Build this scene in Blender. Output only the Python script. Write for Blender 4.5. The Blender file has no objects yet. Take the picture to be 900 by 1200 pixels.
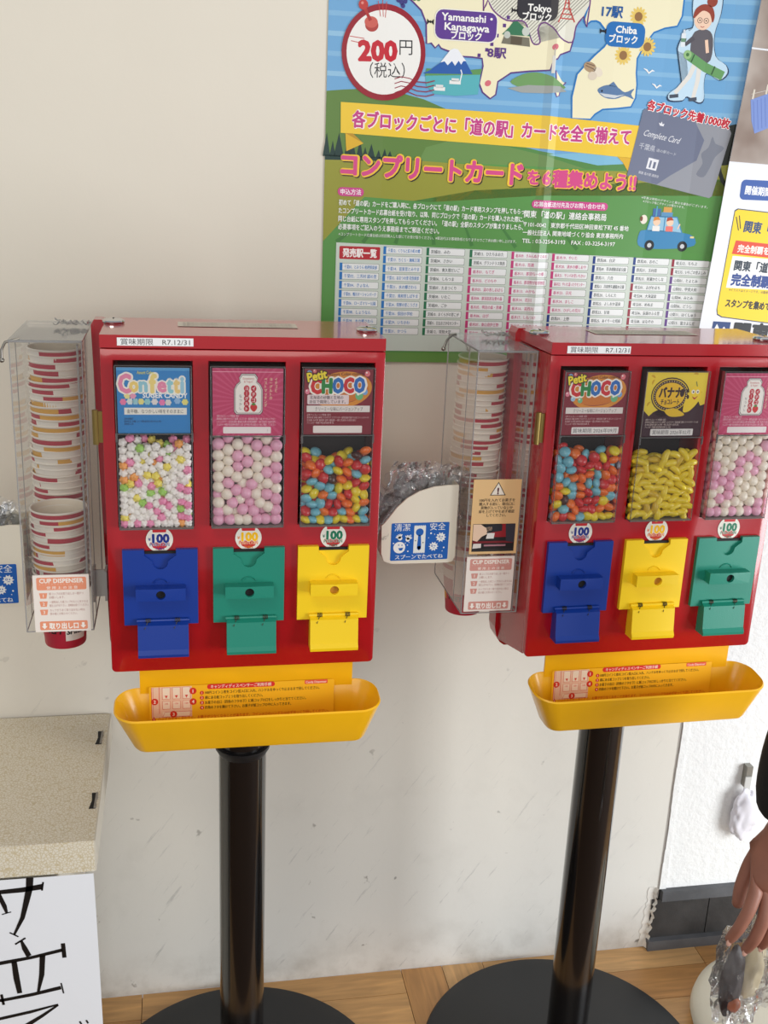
import bpy, bmesh, math, random
from mathutils import Vector, Matrix, Euler, noise
PI = math.pi
S = bpy.context.scene
COL = S.collection

# ---------------------------------------------------------------- camera, world, lights, exposure
CAM_H, CAM_D = 1.44399, 1.62888
PIT, YAW, ROLL, FOC = 0.306177, 0.194654, 0.044131, 1245.07
cam = bpy.data.objects.new('camera', bpy.data.cameras.new('camera'))
COL.objects.link(cam)
fw = Vector((math.sin(YAW)*math.cos(PIT), math.cos(YAW)*math.cos(PIT), -math.sin(PIT)))
rr = Vector((math.cos(YAW), -math.sin(YAW), 0)); uu = rr.cross(fw)
r2 = math.cos(ROLL)*rr + math.sin(ROLL)*uu; u2 = -math.sin(ROLL)*rr + math.cos(ROLL)*uu
cam.matrix_world = Matrix(((r2.x, u2.x, -fw.x, 0), (r2.y, u2.y, -fw.y, -CAM_D), (r2.z, u2.z, -fw.z, CAM_H), (0, 0, 0, 1)))
cam.data.sensor_fit = 'VERTICAL'; cam.data.sensor_height = 36
cam.data.lens = FOC/1200*36
cam.data.clip_start = 0.02
S.camera = cam

W = bpy.data.worlds.new('room_light'); S.world = W; W.use_nodes = True
bg = W.node_tree.nodes['Background']; bg.inputs[0].default_value = (0.80, 0.84, 0.92, 1); bg.inputs[1].default_value = 0.52

def area(name, loc, target, sx, sy, power, col):
    l = bpy.data.lights.new(name, 'AREA'); l.shape = 'RECTANGLE'; l.size = sx; l.size_y = sy; l.energy = power; l.color = col
    o = bpy.data.objects.new(name, l); COL.objects.link(o); o.location = loc
    d = Vector(target)-Vector(loc); o.rotation_euler = d.to_track_quat('-Z', 'Y').to_euler()
    return o
area('front_window_light', (-0.6, -4.2, 1.9), (0.3, 0, 1.2), 3.0, 1.4, 46, (1.0, 0.95, 0.86))
area('ceiling_light_left', (-0.7, -1.7, 3.0), (-0.2, -0.6, 0.6), 1.2, 0.3, 16, (1.0, 0.93, 0.82))
area('side_window_light', (2.75, -1.9, 0.8), (0.75, 0, 0.35), 1.4, 1.5, 88, (0.93, 0.97, 1.0))

S.view_settings.view_transform = 'Standard'; S.view_settings.look = 'None'
S.view_settings.gamma = 1; S.view_settings.use_curve_mapping = False
S.view_settings.exposure = -0.24

# ---------------------------------------------------------------- materials
def lin(c):
    return tuple((x/255/12.92 if x/255 <= .04045 else ((x/255+.055)/1.055)**2.4) for x in c)
MC = {}
def mat(name, c, rough=.5, metal=0, spec=.5, coat=0, bump=0, bscale=200, var=0, vscale=6):
    if name in MC: return MC[name]
    m = bpy.data.materials.new(name); m.use_nodes = True; nt = m.node_tree
    b = nt.nodes['Principled BSDF']
    b.inputs['Base Color'].default_value = (*lin(c), 1); b.inputs['Roughness'].default_value = rough
    b.inputs['Metallic'].default_value = metal; b.inputs['Specular IOR Level'].default_value = spec
    if coat: b.inputs['Coat Weight'].default_value = coat; b.inputs['Coat Roughness'].default_value = .08
    if bump or var:
        tc = nt.nodes.new('ShaderNodeTexCoord')
    if bump:
        n = nt.nodes.new('ShaderNodeTexNoise'); n.inputs['Scale'].default_value = bscale; n.inputs['Detail'].default_value = 4
        bp = nt.nodes.new('ShaderNodeBump'); bp.inputs['Strength'].default_value = bump; bp.inputs['Distance'].default_value = .002
        nt.links.new(tc.outputs['Object'], n.inputs['Vector']); nt.links.new(n.outputs['Fac'], bp.inputs['Height']); nt.links.new(bp.outputs[0], b.inputs['Normal'])
    if var:
        n = nt.nodes.new('ShaderNodeTexNoise'); n.inputs['Scale'].default_value = vscale; n.inputs['Detail'].default_value = 5
        cr = nt.nodes.new('ShaderNodeValToRGB')
        cr.color_ramp.elements[0].position = .35; cr.color_ramp.elements[1].position = .65
        cr.color_ramp.elements[0].color = (*[x*(1-var) for x in lin(c)], 1); cr.color_ramp.elements[1].color = (*[min(1, x*(1+var)) for x in lin(c)], 1)
        nt.links.new(tc.outputs['Object'], n.inputs['Vector']); nt.links.new(n.outputs['Fac'], cr.inputs[0]); nt.links.new(cr.outputs[0], b.inputs['Base Color'])
    MC[name] = m
    return m
def ink(c, rough=.45):
    return mat('ink_%02x%02x%02x_%d' % (*c, int(rough*100)), c, rough, spec=.4)
def clear(name, tint=(.97, .98, .98), gloss=.5, rough=.05, haze=0, ior=1.45, bump=0, bs=60):
    m = bpy.data.materials.new(name); m.use_nodes = True; nt = m.node_tree; nt.nodes.clear()
    o = nt.nodes.new('ShaderNodeOutputMaterial'); t = nt.nodes.new('ShaderNodeBsdfTransparent'); t.inputs[0].default_value = (*tint, 1)
    g = nt.nodes.new('ShaderNodeBsdfGlossy'); g.inputs['Roughness'].default_value = rough; g.inputs['Color'].default_value = (1, 1, 1, 1)
    f = nt.nodes.new('ShaderNodeFresnel'); f.inputs['IOR'].default_value = ior
    mul = nt.nodes.new('ShaderNodeMath'); mul.operation = 'MULTIPLY'; mul.inputs[1].default_value = gloss
    mx = nt.nodes.new('ShaderNodeMixShader'); L = nt.links.new
    L(f.outputs[0], mul.inputs[0]); L(mul.outputs[0], mx.inputs[0]); L(g.outputs[0], mx.inputs[2])
    if haze:
        d = nt.nodes.new('ShaderNodeBsdfDiffuse'); d.inputs[0].default_value = (.75, .75, .74, 1)
        m2 = nt.nodes.new('ShaderNodeMixShader'); m2.inputs[0].default_value = haze
        L(t.outputs[0], m2.inputs[1]); L(d.outputs[0], m2.inputs[2]); L(m2.outputs[0], mx.inputs[1])
    else: L(t.outputs[0], mx.inputs[1])
    if bump:
        tc = nt.nodes.new('ShaderNodeTexCoord'); n = nt.nodes.new('ShaderNodeTexNoise'); n.inputs['Scale'].default_value = bs; n.inputs['Detail'].default_value = 3
        bp = nt.nodes.new('ShaderNodeBump'); bp.inputs['Strength'].default_value = bump; bp.inputs['Distance'].default_value = .01
        L(tc.outputs['Object'], n.inputs['Vector']); L(n.outputs['Fac'], bp.inputs['Height']); L(bp.outputs[0], g.inputs['Normal']); L(bp.outputs[0], f.inputs['Normal'])
    L(mx.outputs[0], o.inputs[0])
    return m

RED = mat('red_plastic', (172, 12, 24), .24, spec=.5, coat=.7, bump=.015, bscale=500)
REDTOP = RED
BLUEP = mat('blue_plastic', (12, 54, 144), .38, bump=.06, bscale=600)
GREENP = mat('green_plastic', (30, 134, 112), .38, bump=.06, bscale=600)
YELP = mat('yellow_plastic', (248, 208, 24), .38, bump=.06, bscale=600)
TRAY = mat('tray_yellow', (246, 184, 18), .3, coat=.2, bump=.03, bscale=300, var=.05, vscale=9)
BLACKG = mat('black_gloss_metal', (16, 13, 12), .14, spec=.6, coat=.5)
BLACKM = mat('black_satin_plastic', (24, 25, 27), .42, bump=.1, bscale=500)
DARK = mat('dark_void', (14, 12, 12), .7)
CHROME = mat('chrome', (205, 205, 205), .12, metal=1)
BRASS = mat('aged_brass', (138, 116, 62), .38, metal=.7)
STEEL = mat('steel_wire', (150, 146, 138), .3, metal=1)
ACRYL = clear('acrylic_sheet', (.94, .94, .93), .6, .06, haze=.05)
BOXCL = clear('clear_candy_box', (.97, .97, .97), .55, .04, haze=.02)
CASE_EDGE = clear('case_edge', (.42, .38, .38), .7, .15, haze=.12)
EDGE = clear('acrylic_edge', (.55, .53, .50), .9, .15, haze=.35)
BAGM = clear('crumpled_clear_film', (.96, .965, .97), .85, .12, haze=.07, ior=1.5, bump=.55, bs=60)
CUPW = mat('cup_white_paper', (240, 232, 220), .5)
CUPI = mat('cup_inside', (236, 224, 204), .6)
CUPR = mat('cup_red_print', (186, 34, 56), .45)
CUPY = mat('cup_yellow_print', (224, 168, 62), .45)
HOLD = mat('holder_cream_plastic', (226, 218, 200), .4)
PAPERW = mat('white_paper', (238, 240, 244), .6, bump=.25, bscale=14)

# ---------------------------------------------------------------- mesh helpers
def new_obj(name, bm, mats, parent=None, smooth=False, T=None):
    if T is not None: bm.transform(T)
    bmesh.ops.recalc_face_normals(bm, faces=bm.faces) if not getattr(bm, '_flat', False) else None
    me = bpy.data.meshes.new(name); bm.to_mesh(me); bm.free()
    for m in (mats if isinstance(mats, (list, tuple)) else [mats]): me.materials.append(m)
    if smooth:
        for p in me.polygons: p.use_smooth = True
        try: me.set_sharp_from_angle(angle=math.radians(35 if smooth is True else smooth))
        except Exception: pass
    o = bpy.data.objects.new(name, me); COL.objects.link(o)
    if parent: o.parent = parent
    return o
def tag(o, label, cat, group=None, kind=None):
    if label: o['label'] = label
    if cat: o['category'] = cat
    if group: o['group'] = group
    if kind: o['kind'] = kind
    return o
def empty(name, loc, rz=0, label=None, cat=None, group=None):
    o = bpy.data.objects.new(name, None); COL.objects.link(o); o.location = loc; o.rotation_euler = (0, 0, rz)
    o.empty_display_size = .02
    return tag(o, label, cat, group)
def bevel(bm, w, seg=2, ang=40, edges=None):
    es = edges or [e for e in bm.edges if len(e.link_faces) == 2 and e.calc_face_angle(0) > math.radians(ang)]
    if es: bmesh.ops.bevel(bm, geom=es, offset=w, segments=seg, profile=.5, affect='EDGES', clamp_overlap=True)
    return bm
def add_box(bm, a, b, mi=0):
    x0, y0, z0 = a; x1, y1, z1 = b
    v = [bm.verts.new(p) for p in ((x0, y0, z0), (x1, y0, z0), (x1, y1, z0), (x0, y1, z0), (x0, y0, z1), (x1, y0, z1), (x1, y1, z1), (x0, y1, z1))]
    for f in ((0, 3, 2, 1), (4, 5, 6, 7), (0, 1, 5, 4), (1, 2, 6, 5), (2, 3, 7, 6), (3, 0, 4, 7)):
        bm.faces.new([v[i] for i in f]).material_index = mi
    return v
def box(a, b, bv=0, seg=2):
    bm = bmesh.new(); add_box(bm, a, b)
    if bv: bevel(bm, bv, seg)
    return bm
def prism(pts, v0, v1, bm=None, mi=0):
    """outline in (u,w), extruded along v (y)"""
    bm = bm or bmesh.new()
    A = [bm.verts.new((p[0], v0, p[1])) for p in pts]; B = [bm.verts.new((p[0], v1, p[1])) for p in pts]
    n = len(pts)
    for i in range(n):
        bm.faces.new((A[i], A[(i+1) % n], B[(i+1) % n], B[i])).material_index = mi
    bm.faces.new(A).material_index = mi; bm.faces.new(B[::-1]).material_index = mi
    return bm
def prism_z(pts, z0, z1, bm=None, mi=0):
    bm = bm or bmesh.new()
    A = [bm.verts.new((p[0], p[1], z0)) for p in pts]; B = [bm.verts.new((p[0], p[1], z1)) for p in pts]
    n = len(pts)
    for i in range(n):
        bm.faces.new((A[i], A[(i+1) % n], B[(i+1) % n], B[i])).material_index = mi
    bm.faces.new(A).material_index = mi; bm.faces.new(B[::-1]).material_index = mi
    return bm
def lathe(prof, seg=48, bm=None, mi=0, cap=True):
    bm = bm or bmesh.new(); rings = []
    for r, z in prof:
        rings.append([bm.verts.new((r*math.cos(2*PI*i/seg), r*math.sin(2*PI*i/seg), z)) for i in range(seg)])
    for a, b in zip(rings, rings[1:]):
        for i in range(seg):
            bm.faces.new((a[i], a[(i+1) % seg], b[(i+1) % seg], b[i])).material_index = mi
    if cap:
        bm.faces.new(rings[0][::-1]); bm.faces.new(rings[-1])
    return bm
def tube(pts, r, seg=8, bm=None, mi=0):
    bm = bm or bmesh.new(); rings = []
    P = [Vector(p) for p in pts]; rs = r if isinstance(r, (list, tuple)) else [r]*len(P)
    for i, p in enumerate(P):
        d = (P[min(i+1, len(P)-1)]-P[max(i-1, 0)]).normalized()
        a = d.orthogonal().normalized() if i == 0 else (a - d*a.dot(d)).normalized()
        b = d.cross(a)
        rings.append([bm.verts.new(p+(a*math.cos(2*PI*k/seg)+b*math.sin(2*PI*k/seg))*rs[i]) for k in range(seg)])
    for A, B in zip(rings, rings[1:]):
        for k in range(seg): bm.faces.new((A[k], A[(k+1) % seg], B[(k+1) % seg], B[k])).material_index = mi
    bm.faces.new(rings[0][::-1]).material_index = mi; bm.faces.new(rings[-1]).material_index = mi
    return bm
def holed_plate(us, ws, holes, v0, v1):
    """grid plate between v0 (front) and v1 with rectangular cells left open"""
    bm = bmesh.new(); V = {}
    def vt(i, j, k):
        if (i, j, k) not in V: V[(i, j, k)] = bm.verts.new((us[i], (v0, v1)[k], ws[j]))
        return V[(i, j, k)]
    nu, nw = len(us)-1, len(ws)-1
    solid = lambda i, j: 0 <= i < nu and 0 <= j < nw and (i, j) not in holes
    for i in range(nu):
        for j in range(nw):
            if not solid(i, j): continue
            bm.faces.new((vt(i, j, 0), vt(i+1, j, 0), vt(i+1, j+1, 0), vt(i, j+1, 0)))
            bm.faces.new((vt(i, j, 1), vt(i, j+1, 1), vt(i+1, j+1, 1), vt(i+1, j, 1)))
            for (di, dj, a, b) in ((-1, 0, (0, 0), (0, 1)), (1, 0, (1, 1), (1, 0)), (0, -1, (1, 0), (0, 0)), (0, 1, (0, 1), (1, 1))):
                if not solid(i+di, j+dj):
                    p, q = (i+a[0], j+a[1]), (i+b[0], j+b[1])
                    bm.faces.new((vt(*p, 0), vt(*q, 0), vt(*q, 1), vt(*p, 1)))
    bmesh.ops.recalc_face_normals(bm, faces=bm.faces)
    return bm
def rounded(u0, w0, u1, w1, r, n=6):
    out = []
    for cx, cy, a0 in ((u1-r, w1-r, 0), (u0+r, w1-r, PI/2), (u0+r, w0+r, PI), (u1-r, w0+r, 1.5*PI)):
        for k in range(n+1):
            a = a0+PI/2*k/n; out.append((cx+r*math.cos(a), cy+r*math.sin(a)))
    return out
def smooth_line(pts, n=6, closed=True):
    """Catmull-Rom through the points"""
    out = []; N = len(pts)
    rng = range(N if closed else N-1)
    for i in rng:
        g = (lambda k: pts[k % N]) if closed else (lambda k: pts[max(0, min(N-1, k))])
        p0, p1, p2, p3 = g(i-1), g(i), g(i+1), g(i+2)
        for k in range(n):
            t = k/n
            out.append(tuple(.5*((2*p1[d])+(-p0[d]+p2[d])*t+(2*p0[d]-5*p1[d]+4*p2[d]-p3[d])*t*t+(-p0[d]+3*p1[d]-3*p2[d]+p3[d])*t**3) for d in (0, 1)))
    if not closed: out.append(pts[-1])
    return out

# ---------------------------------------------------------------- flat print (lettering, signs, posters)
TC = {}
def text_mesh(s, off):
    if (s, off) in TC: return TC[(s, off)]
    c = bpy.data.curves.new('t', 'FONT'); c.body = s; c.offset = off; c.resolution_u = 2
    o = bpy.data.objects.new('t', c); COL.objects.link(o)
    dg = bpy.context.evaluated_depsgraph_get()
    m = bpy.data.meshes.new_from_object(o.evaluated_get(dg))
    vs = [(v.co.x, v.co.y) for v in m.vertices]; fs = [tuple(p.vertices) for p in m.polygons]
    bpy.data.objects.remove(o); bpy.data.curves.remove(c); bpy.data.meshes.remove(m)
    xs = [v[0] for v in vs] or [0]; ys = [v[1] for v in vs] or [0]
    TC[(s, off)] = (vs, fs, min(xs), max(xs), min(ys), max(ys))
    return TC[(s, off)]
class Print:
    """flat marks in millimetres (u right, w up) stacked in thin layers on a surface; frame maps (u, w, height) to 3D"""
    def __init__(self, eps=.00009): self.items = []; self.eps = eps; self.base = 0
    def poly(self, pts, col, L=1): self.items.append((list(pts), [tuple(range(len(pts)))], col, L)); return self
    def rect(self, u0, w0, u1, w1, col, L=1): return self.poly([(u0, w0), (u1, w0), (u1, w1), (u0, w1)], col, L)
    def rrect(self, u0, w0, u1, w1, r, col, L=1): return self.poly(rounded(u0, w0, u1, w1, r, 4), col, L)
    def disc(self, u, w, r, col, L=1, ry=None, rot=0, n=28):
        ry = ry or r; c, s = math.cos(rot), math.sin(rot)
        return self.poly([(u+r*math.cos(a)*c-ry*math.sin(a)*s, w+r*math.cos(a)*s+ry*math.sin(a)*c) for a in (2*PI*k/n for k in range(n))], col, L)
    def line(self, pts, wd, col, L=1, closed=False):
        """a stroke of even width"""
        if closed: pts = list(pts)+[pts[0]]
        n = len(pts); lft = []; rgt = []
        for i in range(n):
            a = pts[i-1] if i else (pts[-2] if closed else pts[0]); b = pts[i+1] if i < n-1 else (pts[1] if closed else pts[-1])
            dx, dy = b[0]-a[0], b[1]-a[1]; l = math.hypot(dx, dy) or 1
            k = wd[i] if isinstance(wd, (list, tuple)) else wd
            lft.append((pts[i][0]-dy/l*k/2, pts[i][1]+dx/l*k/2)); rgt.append((pts[i][0]+dy/l*k/2, pts[i][1]-dx/l*k/2))
        vs = lft+rgt; self.items.append((vs, [(i, i+1, n+i+1, n+i) for i in range(n-1)], col, L)); return self
    def ring(self, u, w, r, wd, col, L=1, n=32): return self.line([(u+r*math.cos(2*PI*k/n), w+r*math.sin(2*PI*k/n)) for k in range(n)], wd, col, L, True)
    def text(self, s, u, w, h, col, L=3, width=None, bold=.012, align='l', rot=0, shear=0):
        """h = em height; u, w = left (or centre) and vertical middle of the line"""
        vs, fs, x0, x1, y0, y1 = text_mesh(s, 0)
        if not vs or x1 <= x0: return self
        x0 -= bold; x1 += bold
        sy = h; sx = (width/(x1-x0)) if width else h
        cx = x0 if align == 'l' else (x0+x1)/2 if align == 'c' else x1
        cy = .38 if any(ord(ch) > 0x2000 for ch in s) else .35
        c, sn = math.cos(rot), math.sin(rot); out = []
        for (x, y) in vs:
            X = (x-cx)*sx+shear*(y-cy)*sy; Y = (y-cy)*sy
            out.append((u+X*c-Y*sn, w+X*sn+Y*c))
        # heavier strokes: the same glyphs stamped again a little to each side
        k = 0 if bold < .015 or h < 3.5 else 2 if h < 7.5 else 8 if bold < .05 else 14
        r = bold*h
        offs = [(0, 0)]+[(r*math.cos(2*PI*i/k), r*math.sin(2*PI*i/k)) for i in range(k)]
        if k == 2: offs = [(-r*.6, 0), (r*.6, 0)]
        for i, (dx, dy) in enumerate(offs): self.items.append(([(x+dx, y+dy) for x, y in out], fs, col, L+.05*i))
        return self
    def vtext(self, s, u, w, h, col, L=3, pitch=1.0, bold=.012):
        for k, ch in enumerate(s): self.text(ch, u, w-k*h*pitch, h, col, L, bold=bold, align='c')
        return self
    def build(self, name, parent, frame, cuts=(), rough=.45, label=None):
        cols = []; bm = bmesh.new(); lay = bm.verts.layers.float.new('L')
        for vs, fs, col, L in self.items:
            if col not in cols: cols.append(col)
            mi = cols.index(col); V = [bm.verts.new((x*.001, y*.001, 0)) for x, y in vs]
            for v in V: v[lay] = L+self.base
            for f in fs:
                try: bm.faces.new([V[i] for i in f]).material_index = mi
                except ValueError: pass
        bad = [f for f in bm.faces if len(f.verts) > 4]
        bmesh.ops.triangulate(bm, faces=bad)
        for cu in cuts:
            bmesh.ops.bisect_plane(bm, geom=bm.verts[:]+bm.edges[:]+bm.faces[:], plane_co=(cu, 0, 0), plane_no=(1, 0, 0), dist=1e-6)
        if cuts:   # vertices born from a cut take the layer of their face
            for f in bm.faces:
                Ls = max(v[lay] for v in f.verts)
                for v in f.verts:
                    if v[lay] < .5: v[lay] = Ls
        for f in bm.faces:
            if f.normal.z < 0: f.normal_flip()
        for v in bm.verts: v.co = frame(v.co.x, v.co.y, v[lay]*self.eps)
        me = bpy.data.meshes.new(name); bm.to_mesh(me); bm.free()
        for c in cols: me.materials.append(ink(c, rough))
        o = bpy.data.objects.new(name, me); COL.objects.link(o); o.parent = parent
        if label: o['label'] = label
        return o
def plane_frame(o, U=(1, 0, 0), Wd=(0, 0, 1)):
    o, U, Wd = Vector(o), Vector(U).normalized(), Vector(Wd).normalized(); n = U.cross(Wd)   # U x W points at the viewer (-y)
    return lambda u, w, h: o+U*u+Wd*w+n*h

# ---------------------------------------------------------------- setting: walls and floor
def nodes(m): return m.node_tree.nodes, m.node_tree.links.new
def wall_material(name, base, rough_scale, rough_strength, dirt):
    m = bpy.data.materials.new(name); m.use_nodes = True; N, L = nodes(m); b = N['Principled BSDF']
    b.inputs['Roughness'].default_value = .62; b.inputs['Specular IOR Level'].default_value = .35
    tc = N.new('ShaderNodeTexCoord')
    def noise_(scale, detail=5, vec=None, rough=.6):
        n = N.new('ShaderNodeTexNoise'); n.inputs['Scale'].default_value = scale; n.inputs['Detail'].default_value = detail; n.inputs['Roughness'].default_value = rough
        L(vec or tc.outputs['Object'], n.inputs['Vector']); return n.outputs['Fac']
    def ramp(fac, a, b_, ca=(0, 0, 0, 1), cb=(1, 1, 1, 1)):
        r = N.new('ShaderNodeValToRGB'); r.color_ramp.elements[0].position = a; r.color_ramp.elements[1].position = b_
        r.color_ramp.elements[0].color = ca; r.color_ramp.elements[1].color = cb; L(fac, r.inputs[0]); return r.outputs[0]
    def mix(fac, c1, c2):
        x = N.new('ShaderNodeMix'); x.data_type = 'RGBA'; L(fac, x.inputs[0])
        for i, c in ((6, c1), (7, c2)):
            if isinstance(c, tuple): x.inputs[i].default_value = c
            else: L(c, x.inputs[i])
        return x.outputs[2]
    def mul(a, k):
        x = N.new('ShaderNodeMath'); x.operation = 'MULTIPLY'
        L(a, x.inputs[0])
        if isinstance(k, float): x.inputs[1].default_value = k
        else: L(k, x.inputs[1])
        return x.outputs[0]
    c = mix(ramp(noise_(1.6), .3, .7), (*lin(base), 1), (*[v*1.05 for v in lin(base)], 1))
    if dirt:
        sep = N.new('ShaderNodeSeparateXYZ'); L(tc.outputs['Object'], sep.inputs[0])
        low = N.new('ShaderNodeMapRange'); low.inputs[1].default_value = .85; low.inputs[2].default_value = 0; L(sep.outputs['Z'], low.inputs[0])
        gm = mul(low.outputs[0], 1.0)
        # more neutral grey towards the floor, fine speckles, slanted scuffs
        c = mix(mul(gm, .75), c, (*lin((222, 221, 218)), 1))
        m0 = N.new('ShaderNodeMapping'); m0.inputs['Rotation'].default_value = (0, .95, 0); L(tc.outputs['Object'], m0.inputs[0])
        mp = N.new('ShaderNodeMapping'); mp.inputs['Scale'].default_value = (4.5, 1, 40); L(m0.outputs[0], mp.inputs[0])
        sc = ramp(noise_(2.2, 6, mp.outputs[0], .7), .60, .69)
        c = mix(mul(mul(sc, gm), .5), c, (*lin((140, 138, 136)), 1))
        sp = ramp(noise_(26, 3), .68, .72)
        c = mix(mul(mul(sp, gm), .8), c, (*lin((110, 100, 90)), 1))
        st = ramp(noise_(7, 6), .55, .8)
        c = mix(mul(mul(st, gm), .35), c, (*lin((176, 170, 160)), 1))
        foot = N.new('ShaderNodeMapRange'); foot.inputs[1].default_value = .10; foot.inputs[2].default_value = 0; L(sep.outputs['Z'], foot.inputs[0])
        ft = ramp(noise_(16, 6), .42, .72)
        c = mix(mul(mul(ft, foot.outputs[0]), .55), c, (*lin((150, 140, 126)), 1))
    L(c, b.inputs['Base Color'])
    bp = N.new('ShaderNodeBump'); bp.inputs['Strength'].default_value = rough_strength; bp.inputs['Distance'].default_value = .004
    L(noise_(rough_scale, 4), bp.inputs['Height']); L(bp.outputs[0], b.inputs['Normal'])
    return m
WALL = wall_material('cream_painted_board', (226, 219, 204), 30, .12, True)
WALLR = wall_material('rough_white_paint', (238, 238, 236), 75, .6, False)
SEAM = .903
def struct(name, bm, m, **k):
    o = new_obj(name, bm, m, **k); o['kind'] = 'structure'; return o
w = struct('wall_back', box((-1.6, 0, 0), (SEAM, .08, 2.7)), WALL)
wr = struct('wall_back_right', box((SEAM+.004, -.001, .135), (2.4, .08, 2.7)), WALLR)
# raised edge strip along the seam between the two boards
bm = bmesh.new(); rnd = random.Random(4); zs = [.135+i*.03 for i in range(86)]
for i, (a, b) in enumerate(zip(zs, zs[1:])):
    add_box(bm, (SEAM+.001+.0008*math.sin(a*31), -.0035, a), (SEAM+.013+.0012*math.sin(a*17), .004, b))
bmesh.ops.remove_doubles(bm, verts=bm.verts, dist=1e-5)
struct('trim_1', bm, WALLR)
GAP = mat('dark_seam_gap', (198, 193, 186), .8)
struct('trim_2', box((SEAM-.0022, -.0006, .10), (SEAM+.0012, .01, 2.6)), GAP)
# skirting of the right wall: dark painted boards, and the torn paper edge beside it
DKB = mat('skirting_black_paint', (52, 50, 49), .6, bump=.5, bscale=60, var=.35, vscale=14)
DKG = mat('skirting_grey_edge', (88, 89, 92), .55, bump=.4, bscale=60, var=.25, vscale=10)
sk = bpy.data.objects.new('baseboard_right', None); COL.objects.link(sk); sk['kind'] = 'structure'
for (a, b) in ((SEAM-.012, 1.0125), (1.0145, 1.30), (1.302, 2.4)):
    new_obj('board', box((a, -.004, .020), (b, .03, .112), .0015), DKB, sk)
new_obj('ledge', box((SEAM+.004, -.013, .112), (2.4, .03, .135), .003), DKG, sk)
new_obj('foot_strip', box((SEAM-.014, -.016, 0), (2.4, .03, .022), .005), DKG, sk)
bm = bmesh.new(); rnd = random.Random(11); prev = None
for i in range(26):
    z = .002+i*.0055; x = SEAM-.018+.007*noise.noise(Vector((i*.37, 2.2, 0)))+.004*noise.noise(Vector((i*1.3, 7.2, 0)))+i*.0004
    a = bm.verts.new((x, -.002, z)); b = bm.verts.new((x+.004, -.008-rnd.uniform(0, .004), z+.001)); c = bm.verts.new((x-.012, -.0008, z))
    if prev:
        bm.faces.new((prev[0], prev[1], b, a)); bm.faces.new((prev[2], prev[0], a, c))
    prev = (a, b, c)
struct('trim_3', bm, mat('torn_paint_flake', (232, 228, 220), .7))

# floor: parquet planks, each its own piece
def wood_material(k, base):
    m = bpy.data.materials.new('oak_plank_%s' % 'abcdef'[k]); m.use_nodes = True; N, L = nodes(m); b = N['Principled BSDF']
    tc = N.new('ShaderNodeTexCoord'); mp = N.new('ShaderNodeMapping'); mp.inputs['Scale'].default_value = (2.2, 22, 8); mp.inputs['Location'].default_value = (k*3.1, k*1.7, 0)
    n = N.new('ShaderNodeTexNoise'); n.inputs['Scale'].default_value = 3.2; n.inputs['Detail'].default_value = 8; n.inputs['Distortion'].default_value = .8
    L(tc.outputs['Object'], mp.inputs[0]); L(mp.outputs[0], n.inputs['Vector'])
    r = N.new('ShaderNodeValToRGB'); r.color_ramp.elements[0].position = .3; r.color_ramp.elements[1].position = .72
    r.color_ramp.elements[0].color = (*[v*.72 for v in lin(base)], 1); r.color_ramp.elements[1].color = (*[v*1.12 for v in lin(base)], 1)
    L(n.outputs['Fac'], r.inputs[0]); L(r.outputs[0], b.inputs['Base Color'])
    b.inputs['Roughness'].default_value = .38; b.inputs['Coat Weight'].default_value = .15; b.inputs['Coat Roughness'].default_value = .2
    return m
WOODS = [wood_material(k, c) for k, c in enumerate([(206, 158, 100), (194, 142, 84), (214, 168, 112), (200, 150, 96)])]
fl = struct('floor', box((-1.6, -2.6, -.03), (2.4, 0, -.0085)), mat('joint_filler', (96, 66, 40), .8))
def plank(x0, y0, x1, y1, k):
    along = (x1-x0) > (y1-y0); l, wd = (x1-x0, y1-y0) if along else (y1-y0, x1-x0)
    bm = box((-l/2+.0006, -wd/2+.0006, -.0085), (l/2-.0006, wd/2-.0006, 0), .0006, 1)
    o = new_obj('plank', bm, WOODS[k % 4], fl); o.location = ((x0+x1)/2, (y0+y1)/2, 0)
    if not along: o.rotation_euler = (0, 0, PI/2)
pw = .0787; rnd = random.Random(2)
rowy = 0.0
# courses run along the wall in blocks of long planks, split by pairs of cross planks
blocks = [-1.26, -.6735, -.0887, .3928+.0]           # block starts (cross planks fill the 5 pw before the next block)
y = 0.0
for r_ in range(7):
    y1 = y-.062 if r_ == 0 else y-pw*1.0
    for x0, x1 in ((-.98, -.565), (-.565, -.0887), (-.0887, .3928), (.553, .99), (.99, 1.46), (1.46, 1.93)):
        plank(x0+(.0 if r_ % 2 == 0 else .0), y1, x1, y, rnd.randrange(4))
    y = y1
for i in range(2):
    for j, (ya, yb) in enumerate(((-.36, 0), (y, -.36))):
        plank(.3928+i*.0801, ya, .3928+(i+1)*.0801, yb, rnd.randrange(4))

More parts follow.
